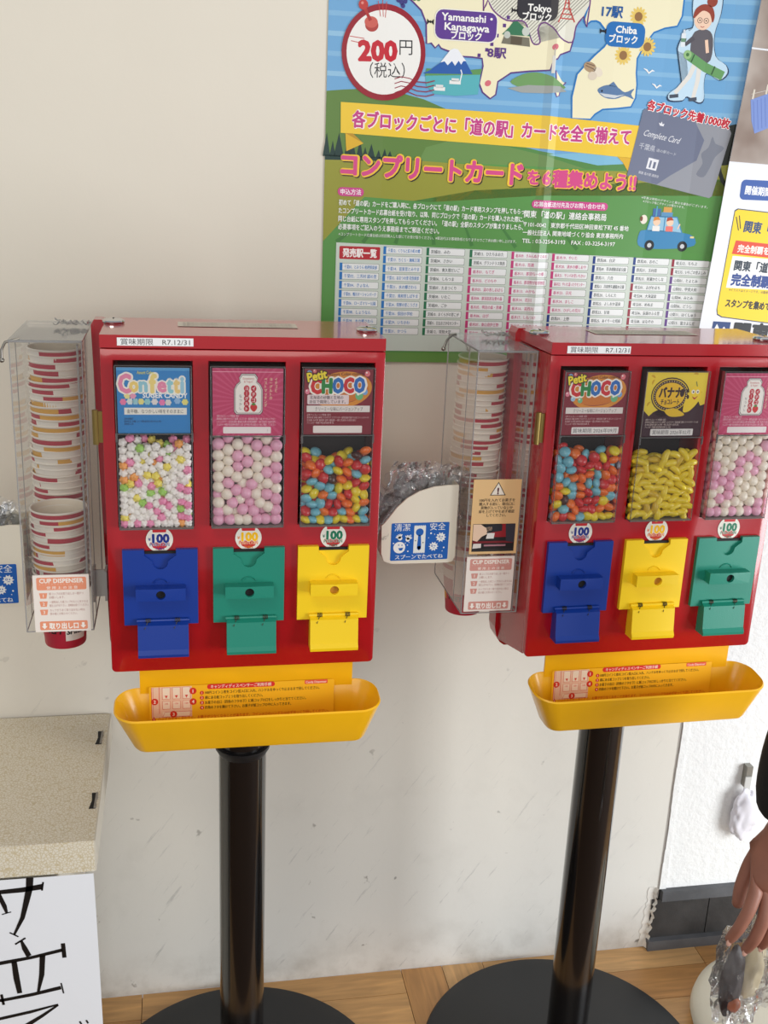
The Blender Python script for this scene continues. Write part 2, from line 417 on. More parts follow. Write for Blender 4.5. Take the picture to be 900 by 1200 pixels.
# ---------------------------------------------------------------- candy dispensers
WW, HH, DD = .34, .433, .15
PU, PV = .172, .092                      # pole position in the cabinet's (u, v)
WIN = [(.0145, .1065), (.1255, .2175), (.2355, .3275)]
PAN = [(.018, .110), (.129, .219), (.2362, .328)]
WB, WT = .196, .403
def coin_panel(root, T, k, m, cname, sticker_cols, tilt):
    u0, u1 = PAN[k]; c = (u0+u1)/2; w0, w1 = .0675, .168
    pe = empty('coin_panel', (0, 0, 0)); pe.parent = root; pe['label'] = '%s plastic coin panel' % cname
    out = [(u0, w0), (u1, w0), (u1, w1), (c+.0195, w1), (c+.0195, w1-.0075), (c+.0105, w1-.0145)]
    out += [(c+.0095*math.cos(a), w1-.0165+.0095*math.sin(a)) for a in [-PI*i/10 for i in range(11)]]
    out += [(c-.0105, w1-.0145), (c-.0195, w1-.0075), (c-.0195, w1), (u0, w1)]
    bm = prism(out, -.0065, .0006); bevel(bm, .0011, 2, 30)
    new_obj('plate', bm, m, pe, T=T, smooth=True)
    new_obj('coin_recess', prism([(c-.0195, w1-.0295), (c+.0195, w1-.0295), (c+.0195, w1-.0035), (c-.0195, w1-.0035)], -.0022, .0006), m, pe, T=T)
    new_obj('coin_slot', box((c-.0188, -.0030, w1-.0062), (c+.0188, -.0006, w1-.0028)), DARK, pe, T=T)
    # raised arc over the turning bar
    bm = tube([(c+.0095*math.cos(a), -.0068, .121+.0085*math.sin(a)) for a in [PI*.12+PI*.76*i/12 for i in range(13)]], .0009, 6)
    new_obj('raised_arc', bm, m, pe, T=T, smooth=60)
    # turning bar with a round hole
    h0, h1, b0, b1, vf = c-.0305, c+.0305, .1055, .1215, -.0225
    bm = bmesh.new(); n = 24; cc = ((h0+h1)/2, (b0+b1)/2); R = .0058
    outer = []; inner = []; deep = []
    for i in range(n):
        a = 2*PI*i/n+PI/n; dx, dy = math.cos(a), math.sin(a)
        s = min(((h1-h0)/2)/abs(dx) if dx else 9, ((b1-b0)/2)/abs(dy) if dy else 9)
        outer.append([dx*s+cc[0], dy*s+cc[1]]); inner.append((cc[0]+R*dx, cc[1]+R*dy))
    for q in ((h0, b0), (h1, b0), (h1, b1), (h0, b1)):
        j = min(range(n), key=lambda i: (outer[i][0]-q[0])**2+(outer[i][1]-q[1])**2); outer[j] = list(q)
    O = [bm.verts.new((p[0], vf+.0012*abs(p[0]-cc[0])/.03, p[1])) for p in outer]; I = [bm.verts.new((p[0], vf, p[1])) for p in inner]; Dp = [bm.verts.new((p[0], vf+.013, p[1])) for p in inner]
    Bk = [bm.verts.new((p[0], -.0055, p[1])) for p in outer]
    for i in range(n):
        j = (i+1) % n
        bm.faces.new((O[i], O[j], I[j], I[i])); bm.faces.new((I[i], I[j], Dp[j], Dp[i])); bm.faces.new((O[j], O[i], Bk[i], Bk[j]))
    bm.faces.new(Dp); bm.faces.new(Bk)
    bm.transform(Matrix.Translation((cc[0], 0, cc[1])) @ Matrix.Rotation(tilt, 4, 'Y') @ Matrix.Translation((-cc[0], 0, -cc[1])))
    hb = new_obj('turning_bar', bm, m, pe, T=T)
    bm = bmesh.new(); bmesh.ops.create_circle(bm, cap_ends=True, radius=R*.97, segments=24, matrix=Matrix.Translation((cc[0], vf+.0045, cc[1])) @ Matrix.Rotation(PI/2, 4, 'X'))
    new_obj('screw_hole', bm, {'yellow': mat('yellow_hole', (190, 130, 20), .6)}.get(cname, DARK), hb, T=T)
    # spring flap over the outlet
    f0, f1, fw_ = u0+.0165, u0+.0795, .0735
    bm = bmesh.new()
    P = [(-.0070, fw_), (-.0150, fw_-.004), (-.0190, fw_-.036), (-.0225, fw_-.0415), (-.0215, fw_-.0455), (-.0005, fw_-.0455), (.0002, fw_)]
    A = [bm.verts.new((f0, p[0], p[1])) for p in P]; B = [bm.verts.new((f1, p[0], p[1])) for p in P]
    for i in range(len(P)): bm.faces.new((A[i], A[(i+1) % len(P)], B[(i+1) % len(P)], B[i]))
    bm.faces.new(A); bm.faces.new(B[::-1]); bevel(bm, .0008, 1, 20)
    fo = new_obj('outlet_flap', bm, m, pe, T=T)
    new_obj('hinge_pin', tube([(f0-.001, -.0085, fw_+.0005), (f1+.001, -.0085, fw_+.0005)], .0022, 8), m, fo, T=T, smooth=True)
    for s in (.2, .78):
        x = f0+(f1-f0)*s
        bm = bmesh.new()
        for q in range(4): tube([(x-.0026+q*.0017, -.0085, fw_+.0005), (x-.0026+q*.0017+.0009, -.0085, fw_+.0005)], .0029, 10, bm)
        tube([(x, -.0112, fw_), (x-.004, -.0165, fw_-.008)], .0005, 5, bm)
        new_obj('spring', bm, mat('dark_steel', (84, 78, 66), .35, metal=.9), fo, T=T)
    # round price sticker
    p = Print(); R = 16.6; cu = (c-.0005)*1000
    p.disc(cu, 179.6, R, (232, 226, 214), 1)
    main, sub = sticker_cols
    p.poly([(cu-9, 195), (cu+9, 195), (cu+8, 189), (cu-8, 189)], (200, 30, 40), 2)
    p.poly([(cu-11.5, 176), (cu+11.5, 176), (cu+8, 169), (cu, 165.5), (cu-8, 169)], (198, 40, 46) if cname != 'green' or True else 0, 2)
    p.text('100', cu+1.6, 181.2, 15.5, (245, 238, 225), 3, width=22.5, bold=.09, align='c')
    p.text('100', cu+1.6, 181.2, 15.5, main, 4, width=21.5, bold=.055, align='c')
    p.text('¥', cu-12.2, 180, 5.5, sub, 4, bold=.04, align='c')
    p.text('PUSH COIN', cu, 173.0, 6.2, (245, 238, 225), 3, width=25, bold=.10, align='c'); p.text('PUSH COIN', cu, 173.0, 6.2, sub, 4, width=24, bold=.03, align='c')
    p.text('TURN', cu, 167.6, 4.6, sub, 4, width=11, bold=.03, align='c')
    fr = plane_frame((0, -.0006, 0))
    p.build('price_sticker', pe, lambda u, w, h: T @ fr(u, w, h))
    return pe

CUP_RED = (196, 34, 44)
def card_confetti(p):
    p.rect(0, 0, 86, 80, (44, 132, 196), 1); p.rect(0, 76.5, 86, 80, (84, 162, 214), 2)
    cols = [(232, 140, 172), (240, 210, 120), (150, 200, 214), (238, 214, 130), (232, 140, 172), (150, 206, 216), (240, 206, 130), (160, 204, 222)]
    us = [9.5, 20, 31, 42.5, 53, 62.5, 70.5, 77]
    for ch, u, c, h in zip('Confetti', us, cols, (31, 25, 25, 31, 25, 28, 28, 28)):
        wv = {'C': 15, 'o': 11, 'n': 10.5, 'f': 9, 'e': 11, 't': 7.5, 'i': 4.4}[ch]
        wc = 61 if ch in 'Cf' else 60
        p.text(ch, u, wc, h, (246, 240, 228), 3, width=wv+3.4, bold=.11, align='c')
        p.text(ch, u, wc, h, c, 4, width=wv, bold=.045, align='c')
    p.text('Assort Color', 24, 74.3, 5.6, (236, 226, 90), 5, width=20, bold=.02)
    p.text('SUGER CANDY', 30, 46.5, 8.2, (246, 246, 244), 4, width=53, bold=.03)
    fc = [(236, 226, 150), (238, 160, 190), (240, 130, 170), (222, 230, 226), (158, 206, 214), (238, 226, 140), (150, 206, 210), (236, 226, 220), (240, 130, 180), (226, 222, 214), (150, 190, 226), (238, 226, 130)]
    fp = [(12, 46), (18.5, 46), (7, 38.5), (15, 39), (21.5, 39), (28, 39), (35.5, 38.8), (44, 38.8), (53, 38), (60, 38), (71, 40), (80, 38.6)]
    for (x, y), c in zip(fp, fc):
        for k in range(6): p.disc(x+2.4*math.cos(k*PI/3), y+2.4*math.sin(k*PI/3), 1.7, c, 3, n=8)
        p.disc(x, y, 2.4, c, 4, n=10)
    p.rect(8, 23, 82, 31.5, (240, 234, 222), 3); p.text('金平糖、なつかしい味をそのままに', 11, 27.2, 5.4, (40, 40, 40), 4, width=67, bold=.012)
    for i, (s, wd) in enumerate((('名称 砂糖菓子', 11), ('原材料名 砂糖 ぶどう糖 着色料 黄4 赤102 青1', 44), ('原産国 日本', 11))):
        p.text(s, 7.5, 18-i*3.2, 2.9, (14, 40, 84), 3, width=wd, bold=.01)
def card_yogurt(p):
    p.rect(0, 0, 88, 76, (196, 60, 104), 1)
    for k in range(40):                                    # pale sunburst rays
        a = 2*PI*k/40; b = a+PI/52
        q = []
        for t in (a, b):
            dx, dy = math.cos(t), math.sin(t); s = min(((88 if dx > 0 else 0)-44)/dx if abs(dx) > 1e-6 else 1e9, ((76 if dy > 0 else 0)-40)/dy if abs(dy) > 1e-6 else 1e9)
            q.append((44+dx*s, 40+dy*s))
        p.poly([(44, 40), q[0], q[1]], (204, 78, 120), 2)
    p.rect(0, 71.5, 88, 72.2, (238, 170, 190), 3)
    jar = [(31, 26), (58, 26), (60.5, 29), (60.5, 52), (58, 57), (54, 60), (55, 64), (52, 68), (37, 68), (34, 64), (35, 60), (31, 57), (28.5, 52), (28.5, 29)]
    def grow(g): return [(44.5+(x-44.5)*(1+g/16), 47+(y-47)*(1+g/21)) for x, y in jar]
    p.poly(grow(2.2), (86, 52, 66), 3); p.poly(grow(1.4), (240, 236, 228), 4); p.poly(grow(.6), (86, 52, 66), 5); p.poly(jar, (240, 236, 228), 6)
    p.text('Strawberry', 44.5, 64.6, 3.4, (196, 50, 60), 7, width=14, bold=.02, align='c'); p.text('& Yogurt', 44.5, 61.2, 3.4, (196, 50, 60), 7, width=11, bold=.02, align='c')
    for i, ch in enumerate('イチゴ'): p.disc(51, 53.5-i*6.6, 3.5, (190, 26, 50), 7); p.text(ch, 51, 53.5-i*6.6, 5, (245, 240, 236), 8, bold=.03, align='c')
    for i, ch in enumerate('ヨーグルト'): p.disc(42.3, 53.5-i*5.7, 3.5, (196, 40, 58), 7); p.text('｜' if ch == 'ー' else ch, 42.3, 53.5-i*5.7, 4.6, (245, 240, 236), 8, bold=.03, align='c')
    for i, ch in enumerate('なつかしさ'[:4]): p.text(ch, 34.8, 45-i*4.6, 3.8, (70, 50, 60), 7, bold=.01, align='c')
    p.poly(smooth_line([(48, 35), (54, 35), (55.5, 31.5), (51.5, 27.2), (47, 31)], 4), (206, 34, 34), 7); p.poly([(48, 36), (51, 34), (54, 36), (51, 37.6)], (70, 140, 50), 8)
    for u, s in ((79, 'イチゴと'), (72.5, 'ヨーグルトの'), (66, 'ベストマッチング')):
        p.vtext(s, u, 64, 4.2, (240, 228, 190), 7, pitch=1.0, bold=.015)
    for i, (s, wd) in enumerate((('名称 チョコレート 内容量 1回分', 28), ('原材料名 砂糖 カカオマス 全粉乳 ココアバター 植物油脂 乳糖 でん粉 ヨーグルトパウダー', 74), ('いちごパウダー 乳化剤 香料 着色料 紅麹 光沢剤 酸味料 一部に乳成分 大豆を含む', 74), ('アレルギー物質 特定原材料等 乳 大豆 お子様の手の届かない所に保管してください', 74))):
        p.text(s, 5, 22.4-i*3.3, 2.9, (240, 214, 222), 3, width=wd, bold=.008)
    p.rrect(13, 2.5, 73, 10, 1.2, (238, 230, 228), 4)
    p.text('/', 68, 6, 4, (150, 140, 140), 5)
def card_choco(p, date):
    p.rect(0, 0, 86, 76, (130, 26, 44), 1)
    p.disc(47, 52, 38, (218, 142, 46), 2, ry=21, rot=.12); p.disc(47, 51, 31, (150, 50, 40), 3, ry=15, rot=.12)
    p.disc(48, 50, 33, (206, 120, 40), 4, ry=13, rot=.12)
    for x, y, r, c in ((6, 71, 3.4, (120, 170, 214)), (12.5, 73.5, 2.2, (220, 120, 120)), (78.5, 71, 3.4, (226, 120, 128)), (76, 50, 3.6, (120, 170, 220)), (69, 45.5, 5, (110, 186, 130)), (4, 50, 3, (226, 130, 150)), (12, 44.5, 3.2, (160, 200, 226)), (22, 42.5, 3.4, (120, 190, 140))):
        p.disc(x, y, r, c, 5, n=16); p.disc(x-r*.3, y+r*.35, r*.3, (245, 245, 240), 6, n=8)
    x = 8
    for ch, c, wv in zip('CHOCO', ((206, 40, 44), (38, 134, 62), (40, 110, 184), (206, 40, 50), (44, 108, 186)), (13.5, 13.5, 14, 13, 14)):
        p.text(ch, x+wv/2, 56.5+(x-8)*.03, 24, (246, 240, 228), 7, width=wv+5.2, bold=.12, align='c')
        p.text(ch, x+wv/2, 56.5+(x-8)*.03, 23, c, 8, width=wv, bold=.06, align='c'); x += wv
    p.text('Petit', 15.5, 68.5, 15, (40, 20, 20), 9, width=27, bold=.09, align='c', rot=.2)
    p.text('Petit', 15.5, 68.5, 14, (242, 220, 50), 10, width=25, bold=.04, align='c', rot=.2)
    p.text('Assort Color coating', 52, 70.6, 5.2, (92, 30, 24), 9, width=44, bold=.015, align='c', rot=.03)
    if date is None:
        p.rrect(4, 35.5, 56, 46.5, 1.5, (232, 214, 214), 9); p.text('北海道の砂糖と生地の', 7, 43.5, 4.4, (60, 30, 40), 10, width=42, bold=.02); p.text('自信で開発しています。', 7, 38.5, 4.4, (60, 30, 40), 10, width=45, bold=.02)
    p.rect(3.5, 26.5, 83, 34, (230, 222, 216), 8); p.text('クリーミーな味にバージョンアップ', 14, 30.2, 5, (70, 60, 60), 9, width=60, bold=.006)
    for i, (s, wd) in enumerate((('名称 チョコレート 内容量 1回分', 30), ('原材料名 砂糖 全粉乳 カカオマス ココアバター 植物油脂 乳糖 でん粉 コーンスターチ', 78), ('乳化剤 光沢剤 着色料 香料 増粘剤 一部に乳成分 大豆を含む', 62), ('アレルギー物質 特定原材料等 乳', 34))):
        p.text(s, 4, 23.2-i*3.1, 2.7, (226, 190, 190), 3, width=wd, bold=.008)
    if date is None: p.rrect(12, 2, 74, 10.5, 1, (236, 226, 220), 4)
    else: p.rrect(14, 1.5, 80, 10, 1, (236, 230, 226), 4); p.text('賞味期限 2026年09月', 16, 5.8, 6, (80, 76, 80), 5, width=61, bold=.004)
def card_banana(p):
    p.rect(0, 0, 88, 80, (240, 214, 64), 1)
    for a in ((6, 70, .5), (14, 66, 2.1), (66, 60, -.6), (70, 73, .9), (10, 38, 1.9), (80, 50, 1.2)):
        p.line([(a[0]+6*math.cos(a[2]+t), a[1]+6*math.sin(a[2]+t)) for t in (0, .3, .6, .9, 1.2)], [.5, 2.2, 2.8, 2.2, .5], (214, 168, 34), 2)
    p.disc(36, 52, 28, (60, 34, 40), 3, ry=22); p.disc(36, 52, 26.4, (238, 206, 50), 4, ry=20.4); p.ring(36, 52, 1, .1, (60, 34, 40), 4)
    p.disc(36, 52, 25.2, (60, 34, 40), 5, ry=19.2); p.disc(36, 52, 21.4, (242, 196, 40), 6, ry=15.6)
    for k in range(40):
        a = 2*PI*k/40; p.disc(36+23.3*math.cos(a), 52+17.4*math.sin(a), .75, (234, 210, 150), 6, n=6)
    p.text('バナナ', 36, 55.5, 14.5, (54, 26, 36), 7, width=34, bold=.045, align='c'); p.text('チョコレート', 36.5, 44, 7.5, (70, 34, 40), 7, width=27, bold=.03, align='c')
    br = [(0, 0), (88, 0), (88, 41), (82, 39), (79, 44), (75, 36), (66, 34), (60, 44), (56, 40), (50, 47), (49, 37), (42, 32), (33, 26), (22, 25), (14, 31), (8, 26), (0, 33)]
    p.poly([(x, y) for x, y in br], (64, 30, 42), 3)
    p.poly(smooth_line([(30, 33), (42, 36), (52, 33), (60, 28), (52, 25.5), (38, 26)], 4), (236, 196, 40), 6)
    b = smooth_line([(57, 33), (60, 50), (68, 62), (76, 63), (81, 56), (78, 44), (70, 35), (63, 31)], 5)
    p.poly(b, (246, 214, 50), 6); p.line([(74, 63), (72, 69)], 1.2, (120, 130, 70), 7)
    for x in (69, 75.5): p.disc(x, 56.5, 2.6, (245, 240, 230), 7, n=14); p.disc(x+.3, 56.2, 1.1, (40, 30, 30), 8, n=10)
    p.poly(smooth_line([(68, 51), (72, 49), (76.5, 51.4), (72, 46.6)], 3), (190, 50, 50), 7)
    for x, y, r in ((53, 55, 3.4), (61, 58, 1.6), (62, 50, 1.8)): p.disc(x, y, r, (54, 26, 36), 7, ry=r*1.5, n=12)
    for i, (s, wd) in enumerate((('名称 チョコレート 内容量 1回分', 30), ('原材料名 砂糖 カカオマス 全粉乳 ココアバター 植物油脂 乳糖 バナナパウダー でん粉', 78), ('乳化剤 着色料 香料 光沢剤 一部に乳成分 大豆を含む', 50), ('アレルギー物質 特定原材料等 乳 大豆', 38))):
        p.text(s, 4, 21.6-i*3.1, 2.7, (226, 206, 196), 4, width=wd, bold=.008)
    p.rrect(13, 1.6, 76, 10, 1, (234, 230, 226), 5); p.text('賞味期限 2026年02月', 16, 5.8, 6, (80, 76, 80), 6, width=56, bold=.004)

def candy_box(root, T, k, kind, card_w0, card_h, card_fn, label):
    u0, u1 = WIN[k]; u0 += .002; u1 -= .0015; vf = -.012
    e = empty('candy_box', (0, 0, 0)); e.parent = root; e['label'] = label
    bm = bmesh.new(); t = .0012
    def sheet(q): bm.faces.new([bm.verts.new(x) for x in q])
    sheet([(u0, vf, WB+.001), (u1, vf, WB+.001), (u1, vf, WT-.004), (u0, vf, WT-.004)])
    for u in (u0, u1): sheet([(u, vf, WB+.001), (u, .05, WB+.001), (u, .05, WT-.002), (u, vf, WT-.004)])
    sheet([(u0, vf, WT-.004), (u1, vf, WT-.004), (u1, .05, WT-.002), (u0, .05, WT-.002)])
    o = new_obj('clear_case', bm, BOXCL, e, T=T)
    bm = bmesh.new(); r = .0005
    c4 = [(u0, WB+.001), (u1, WB+.001), (u1, WT-.004), (u0, WT-.004)]
    for a, b in zip(c4, c4[1:]+c4[:1]): tube([(a[0], vf, a[1]), (b[0], vf, b[1])], r, 6, bm)
    tube([(u0, vf, WB+.001), (u0, .012, WB+.001)], r, 6, bm); tube([(u1, vf, WB+.001), (u1, .012, WB+.001)], r, 6, bm)
    tube([(u0+.001, vf-.0012, card_w0-.0005), (u1-.001, vf-.0012, card_w0-.0005)], .0008, 6, bm)
    tube([(u0, vf-.001, card_w0+.001), (u0, vf-.001, card_w0-.010)], .0014, 6, bm); tube([(u1, vf-.001, card_w0+.001), (u1, vf-.001, card_w0-.010)], .0014, 6, bm)
    new_obj('case_edges', bm, CASE_EDGE, e, T=T)
    light = kind in ('pink', 'confetti')
    new_obj('case_floor', box((u0+.0005, vf+.001, WB), (u1-.0005, .05, WB+.0018)), mat('case_floor_grey', (150, 140, 134), .4), e, T=T)
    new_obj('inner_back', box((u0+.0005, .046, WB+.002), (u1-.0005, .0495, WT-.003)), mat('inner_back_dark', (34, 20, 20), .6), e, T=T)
    new_obj('card', box((u0+.002, vf+.0022, card_w0), (u1-.002, vf+.003, card_w0+card_h)), mat('card_board', (220, 215, 210), .5), e, T=T)
    p = Print(.00006); card_fn(p)
    # designs are drawn 86..88 mm wide, 76..80 tall: scale to the card
    W0 = 88 if kind in ('pink', 'banana') else 86; H0 = 80 if kind in ('confetti', 'banana') else 76
    fr = plane_frame((u0+.002, vf+.0021, card_w0)); sx = (u1-u0-.004)/W0*1000; sy = card_h/H0*1000
    p.build('card_print', e, lambda u, w, h: T @ fr(u*sx, w*sy, h))
    return e

def machine(tagname, x, y, zb, rot, panels, candies, label, locks, flange_z, fl):
    root = empty('candy_dispenser', (x+PU*math.cos(rot)-PV*math.sin(rot), y+PU*math.sin(rot)+PV*math.cos(rot), 0), rot, label, 'candy dispenser', 'two candy dispensers on black pole stands')
    T = Matrix.Translation((-PU, -PV, zb))
    us = [0, WIN[0][0], WIN[0][1], WIN[1][0], WIN[1][1], WIN[2][0], WIN[2][1], WW]
    ws = [0, WB, WT, .4165]; holes = {(1, 1), (3, 1), (5, 1)}
    bm = holed_plate(us, ws, holes, 0, .012); 
    es = [e for e in bm.edges if len(e.link_faces) == 2 and e.calc_face_angle(0) > 1 and all(v.co.y < .001 for v in e.verts)]
    corner = [e for e in bm.edges if len(e.link_faces) == 2 and e.calc_face_angle(0) > 1 and abs(e.verts[0].co.y-e.verts[1].co.y) > .005 and (min(v.co.z for v in e.verts) < .001)]
    bmesh.ops.bevel(bm, geom=corner, offset=.006, segments=4, profile=.5, affect='EDGES')
    es = [e for e in bm.edges if e.is_valid and len(e.link_faces) == 2 and e.calc_face_angle(0) > 1 and all(v.co.y < .001 for v in e.verts)]
    bmesh.ops.bevel(bm, geom=es, offset=.0009, segments=2, profile=.5, affect='EDGES')
    new_obj('front_panel', bm, RED, root, T=T, smooth=True)
    # body behind the front, hollow where the candy cases sit
    bm = holed_plate(us, [.003, WB, WT, .4165], holes, .0125, .062)
    new_obj('cabinet', bm, RED, root, T=T)
    bm = box((.0005, .0622, .004), (WW-.0005, DD, .4165), .002)
    new_obj('rear_cabinet', bm, RED, root, T=T)
    bm = bmesh.new(); A_ = [bm.verts.new((.001, *q)) for q in ((.0125, .0), (.120, -.026), (.120, .012), (.0125, .012))]; B_ = [bm.verts.new((WW-.001, *q)) for q in ((.0125, .0), (.120, -.026), (.120, .012), (.0125, .012))]
    for i in range(4): bm.faces.new((A_[i], A_[(i+1) % 4], B_[(i+1) % 4], B_[i]))
    bm.faces.new(A_); bm.faces.new(B_[::-1]); new_obj('sloping_underside', bm, RED, root, T=T)
    # lid
    bm = box((0, 0, .4178), (WW, DD, .433), .0018, 3); new_obj('lid', bm, RED, root, T=T, smooth=True)
    a, b = fl; bm = prism([(b, -.008), (b+.003, -.022), (b+.009, -.032), (b+.016, -.037), (WW-.02, -.037), (WW-.004, -.02), (WW-.004, .427), (.014, .427), (a+.013, .434), (a+.004, .434), (a, .427)], .120, DD); bevel(bm, .002, 2, 30)
    new_obj('back_plate', bm, RED, root, T=T)
    for (lu, lv) in locks:
        bm = lathe([(.0132, 0), (.0138, .0020), (.0132, .0036), (.0110, .0050), (.0070, .0056), (.0001, .0058)], 28)
        o = new_obj('lock_disc', bm, CHROME, root, T=T @ Matrix.Translation((lu, lv, .4332)), smooth=True)
        new_obj('keyhole', box((-.0008, -.004, .0052), (.0008, .004, .0061)), DARK, o, T=T @ Matrix.Translation((lu, lv, .4332)))
    p = Print(); p.rect(0, 0, 150, 40, (206, 196, 180), 1)
    rn = random.Random(5)
    for i in range(7):
        p.text('お客様へ キャンディディスペンサーご利用のご案内とご注意' if i % 2 else '本機は百円硬貨専用です おつりは出ませんのでご注意ください', 6, 35-i*5, 3.6, (120, 110, 104), 2, width=138, bold=.004)
    fr = plane_frame((.090, .075, .4335), (1, 0, 0), (0, 1, 0))
    p.build('lid_sticker', root, lambda u, w, h: T @ fr(u, w, h))
    # expiry strip
    p = Print(); p.rect(0, 0, 88 if tagname == 'left' else 86, 9.4, (240, 240, 240), 1); p.text('賞味期限　R7.12/31', 4, 4.7, 8.2, (44, 44, 50), 2, width=80, bold=.008)
    eu, ew = (.0200, .4205) if tagname == 'left' else (.0205, .4195)
    fr = plane_frame((eu, -.0003, ew)); p.build('expiry_strip', root, lambda u, w, h: T @ fr(u, w, h))
    # hinge on the left edge
    bm = box((-.0115, .003, .303), (-.0002, .007, .341), .0008); tube([(-.0085, .003, .301), (-.0085, .003, .343)], .0036, 10, bm)
    new_obj('brass_hinge', bm, BRASS, root, T=T, smooth=True)
    for k, (m, cn, sc, tl) in enumerate(panels): coin_panel(root, T, k, m, cn, sc, tl)
    for k, c in enumerate(candies): candy_box(root, T, k, *c)
    # yellow tray and its back plate
    new_obj('tray_back_plate', box((.034, .0066, -.036), (.314, .0095, .004), .0006, 1), TRAY, root, T=T)
    new_obj('stand_bracket', prism_z([(.05, .012), (.30, .012), (.26, .13), (.09, .13)], -.060, -.036), BLACKM, root, T=T)
    def plan(u0, u1, v0, v1, r, n=8):
        return [(a, b) for a, b in rounded(u0, v0, u1, v1, r, n)]
    rim = plan(.0025, .3455, -.066, .010, .0300); bot = plan(.0290, .3250, -.045, .004, .0160)
    rimi = plan(.0055, .3425, -.063, .0072, .0275); boti = plan(.0315, .3220, -.0425, .0020, .0140)
    bm = bmesh.new()
    loops = [(bot, -.0925), ([(p_[0]*.12+q[0]*.88, p_[1]*.12+q[1]*.88) for p_, q in zip(rim, bot)], -.0885), (rim, -.0325), ([(p_[0]*.5+q[0]*.5, p_[1]*.5+q[1]*.5) for p_, q in zip(rim, rimi)], -.0305), (rimi, -.0325), (boti, -.0880)]
    R = [[bm.verts.new((q[0], q[1], z+(.0025-.0095*max(0, min(1, (.008-q[1])/.074)) if z > -.05 else 0))) for q in pl] for pl, z in loops]; n = len(rim)
    for a, b in zip(R, R[1:]):
        for i in range(n): bm.faces.new((a[i], a[(i+1) % n], b[(i+1) % n], b[i]))
    bm.faces.new(R[0][::-1]); bm.faces.new(R[-1])
    new_obj('tray', bm, TRAY, root, T=T, smooth=True)
    # instruction sticker on the tray's back wall
    p = Print(); BK = (40, 30, 20); RD = (214, 52, 34); PK = (238, 200, 170)
    p.rrect(0, 0, 244, 52, 2, (250, 190, 30), 1)
    p.rect(3, 8, 55, 51, PK, 2)
    for k in range(3):
        u = 17+k*13; p.rect(u, 34, u+10, 50, (244, 226, 200), 3); p.rect(u, 20, u+10, 31, (244, 222, 196), 3); p.line([(u, 20), (u+10, 20), (u+10, 31), (u, 31), (u, 20)], .5, RD, 4); p.line([(u, 34), (u+10, 34), (u+10, 50), (u, 50), (u, 34)], .5, RD, 4)
        p.poly([(u+3, 39), (u+7, 39), (u+5, 35)], RD, 4); p.text('100', u+5, 27.5, 3.4, RD, 4, align='c')
    p.line([(3, 8), (3, 51)], .6, RD, 3); p.line([(13, 14), (13, 51)], .6, RD, 3); p.line([(5, 8), (5, 51)], .4, RD, 3); p.rect(17, 9, 52, 16, (244, 226, 200), 3); p.line([(17, 9), (52, 9), (55, 16), (20, 16), (17, 9)], .5, RD, 4)
    for n_, (u, w_) in zip('1234', ((56.5, 44), (7, 31), (31, 12.5), (56.5, 29))):
        p.disc(u, w_, 4.6, RD, 5); p.text(n_, u, w_, 6.5, (250, 240, 225), 6, bold=.04, align='c')
    p.rrect(75, 45.5, 164, 52.3, 3, (220, 48, 40), 3); p.text('キャンディディスペンサーご利用手順', 119.5, 48.9, 5.4, (252, 240, 220), 4, width=80, bold=.02, align='c')
    p.rrect(204, 46.5, 235, 52, 1, (232, 90, 60), 3); p.text('Candy Dispenser', 219.5, 49.2, 4.6, (255, 240, 220), 4, width=28, bold=.02, align='c')
    for i, (s, wd) in enumerate((('100円コイン１枚をコイン投入口に入れ、ハンドルをゆっくり止まるまで回してください。', 152), ('横にある紙コップ１つを取り出してください。', 76), ('お菓子の出口（四角のフタの下）に紙コップの口をしっかりと当ててください。', 134), ('四角のフタを開けて下さい。お菓子が紙コップの中に入ってきます。', 114))):
        w_ = 40.8-i*7.0
        p.disc(68, w_, 2.7, RD, 3, n=16); p.text(str(i+1), 68, w_, 4.2, (255, 240, 220), 4, bold=.03, align='c'); p.text(s, 72, w_, 5.0, BK, 3, width=wd, bold=.022)
    p.poly([(2, 3.5), (9, 3.5), (5.5, 10)], RD, 3); p.text('!', 5.5, 6, 5, (255, 240, 220), 4, bold=.03, align='c')
    p.text('ハンドルを早くまわすと、お菓子が少なくなることがあります。コインメカのハンドルは必ずゆっくり回してください。', 11, 7, 5.0, (206, 66, 20), 3, width=226, bold=.016)
    fr = plane_frame((.0455, .0012, -.0775), (1, 0, 0), (0, .0040, .052))
    p.build('instruction_sticker', root, lambda u, w, h: T @ fr(u, w, h+.0004))
    # pole, flange and foot
    new_obj('pole', lathe([(.034, .012), (.034, zb-.018)], 48), BLACKG, root, smooth=True)
    new_obj('pole_flange', lathe([(.0342, flange_z), (.0392, flange_z+.009), (.0395, flange_z+.014), (.034, flange_z+.0145)], 48, cap=False), BLACKM, root, smooth=True)
    new_obj('foot_plate', lathe([(.240, 0), (.243, .003), (.243, .009), (.240, .0125), (.214, .0165), (.05, .0185), (.04, .0185)], 96), BLACKM, root, smooth=True)
    new_obj('pole_collar', lathe([(.0345, .0185), (.0355, .0185), (.0355, .055), (.0342, .0555)], 48, cap=False), BLACKG, root, smooth=True)
    return root, T

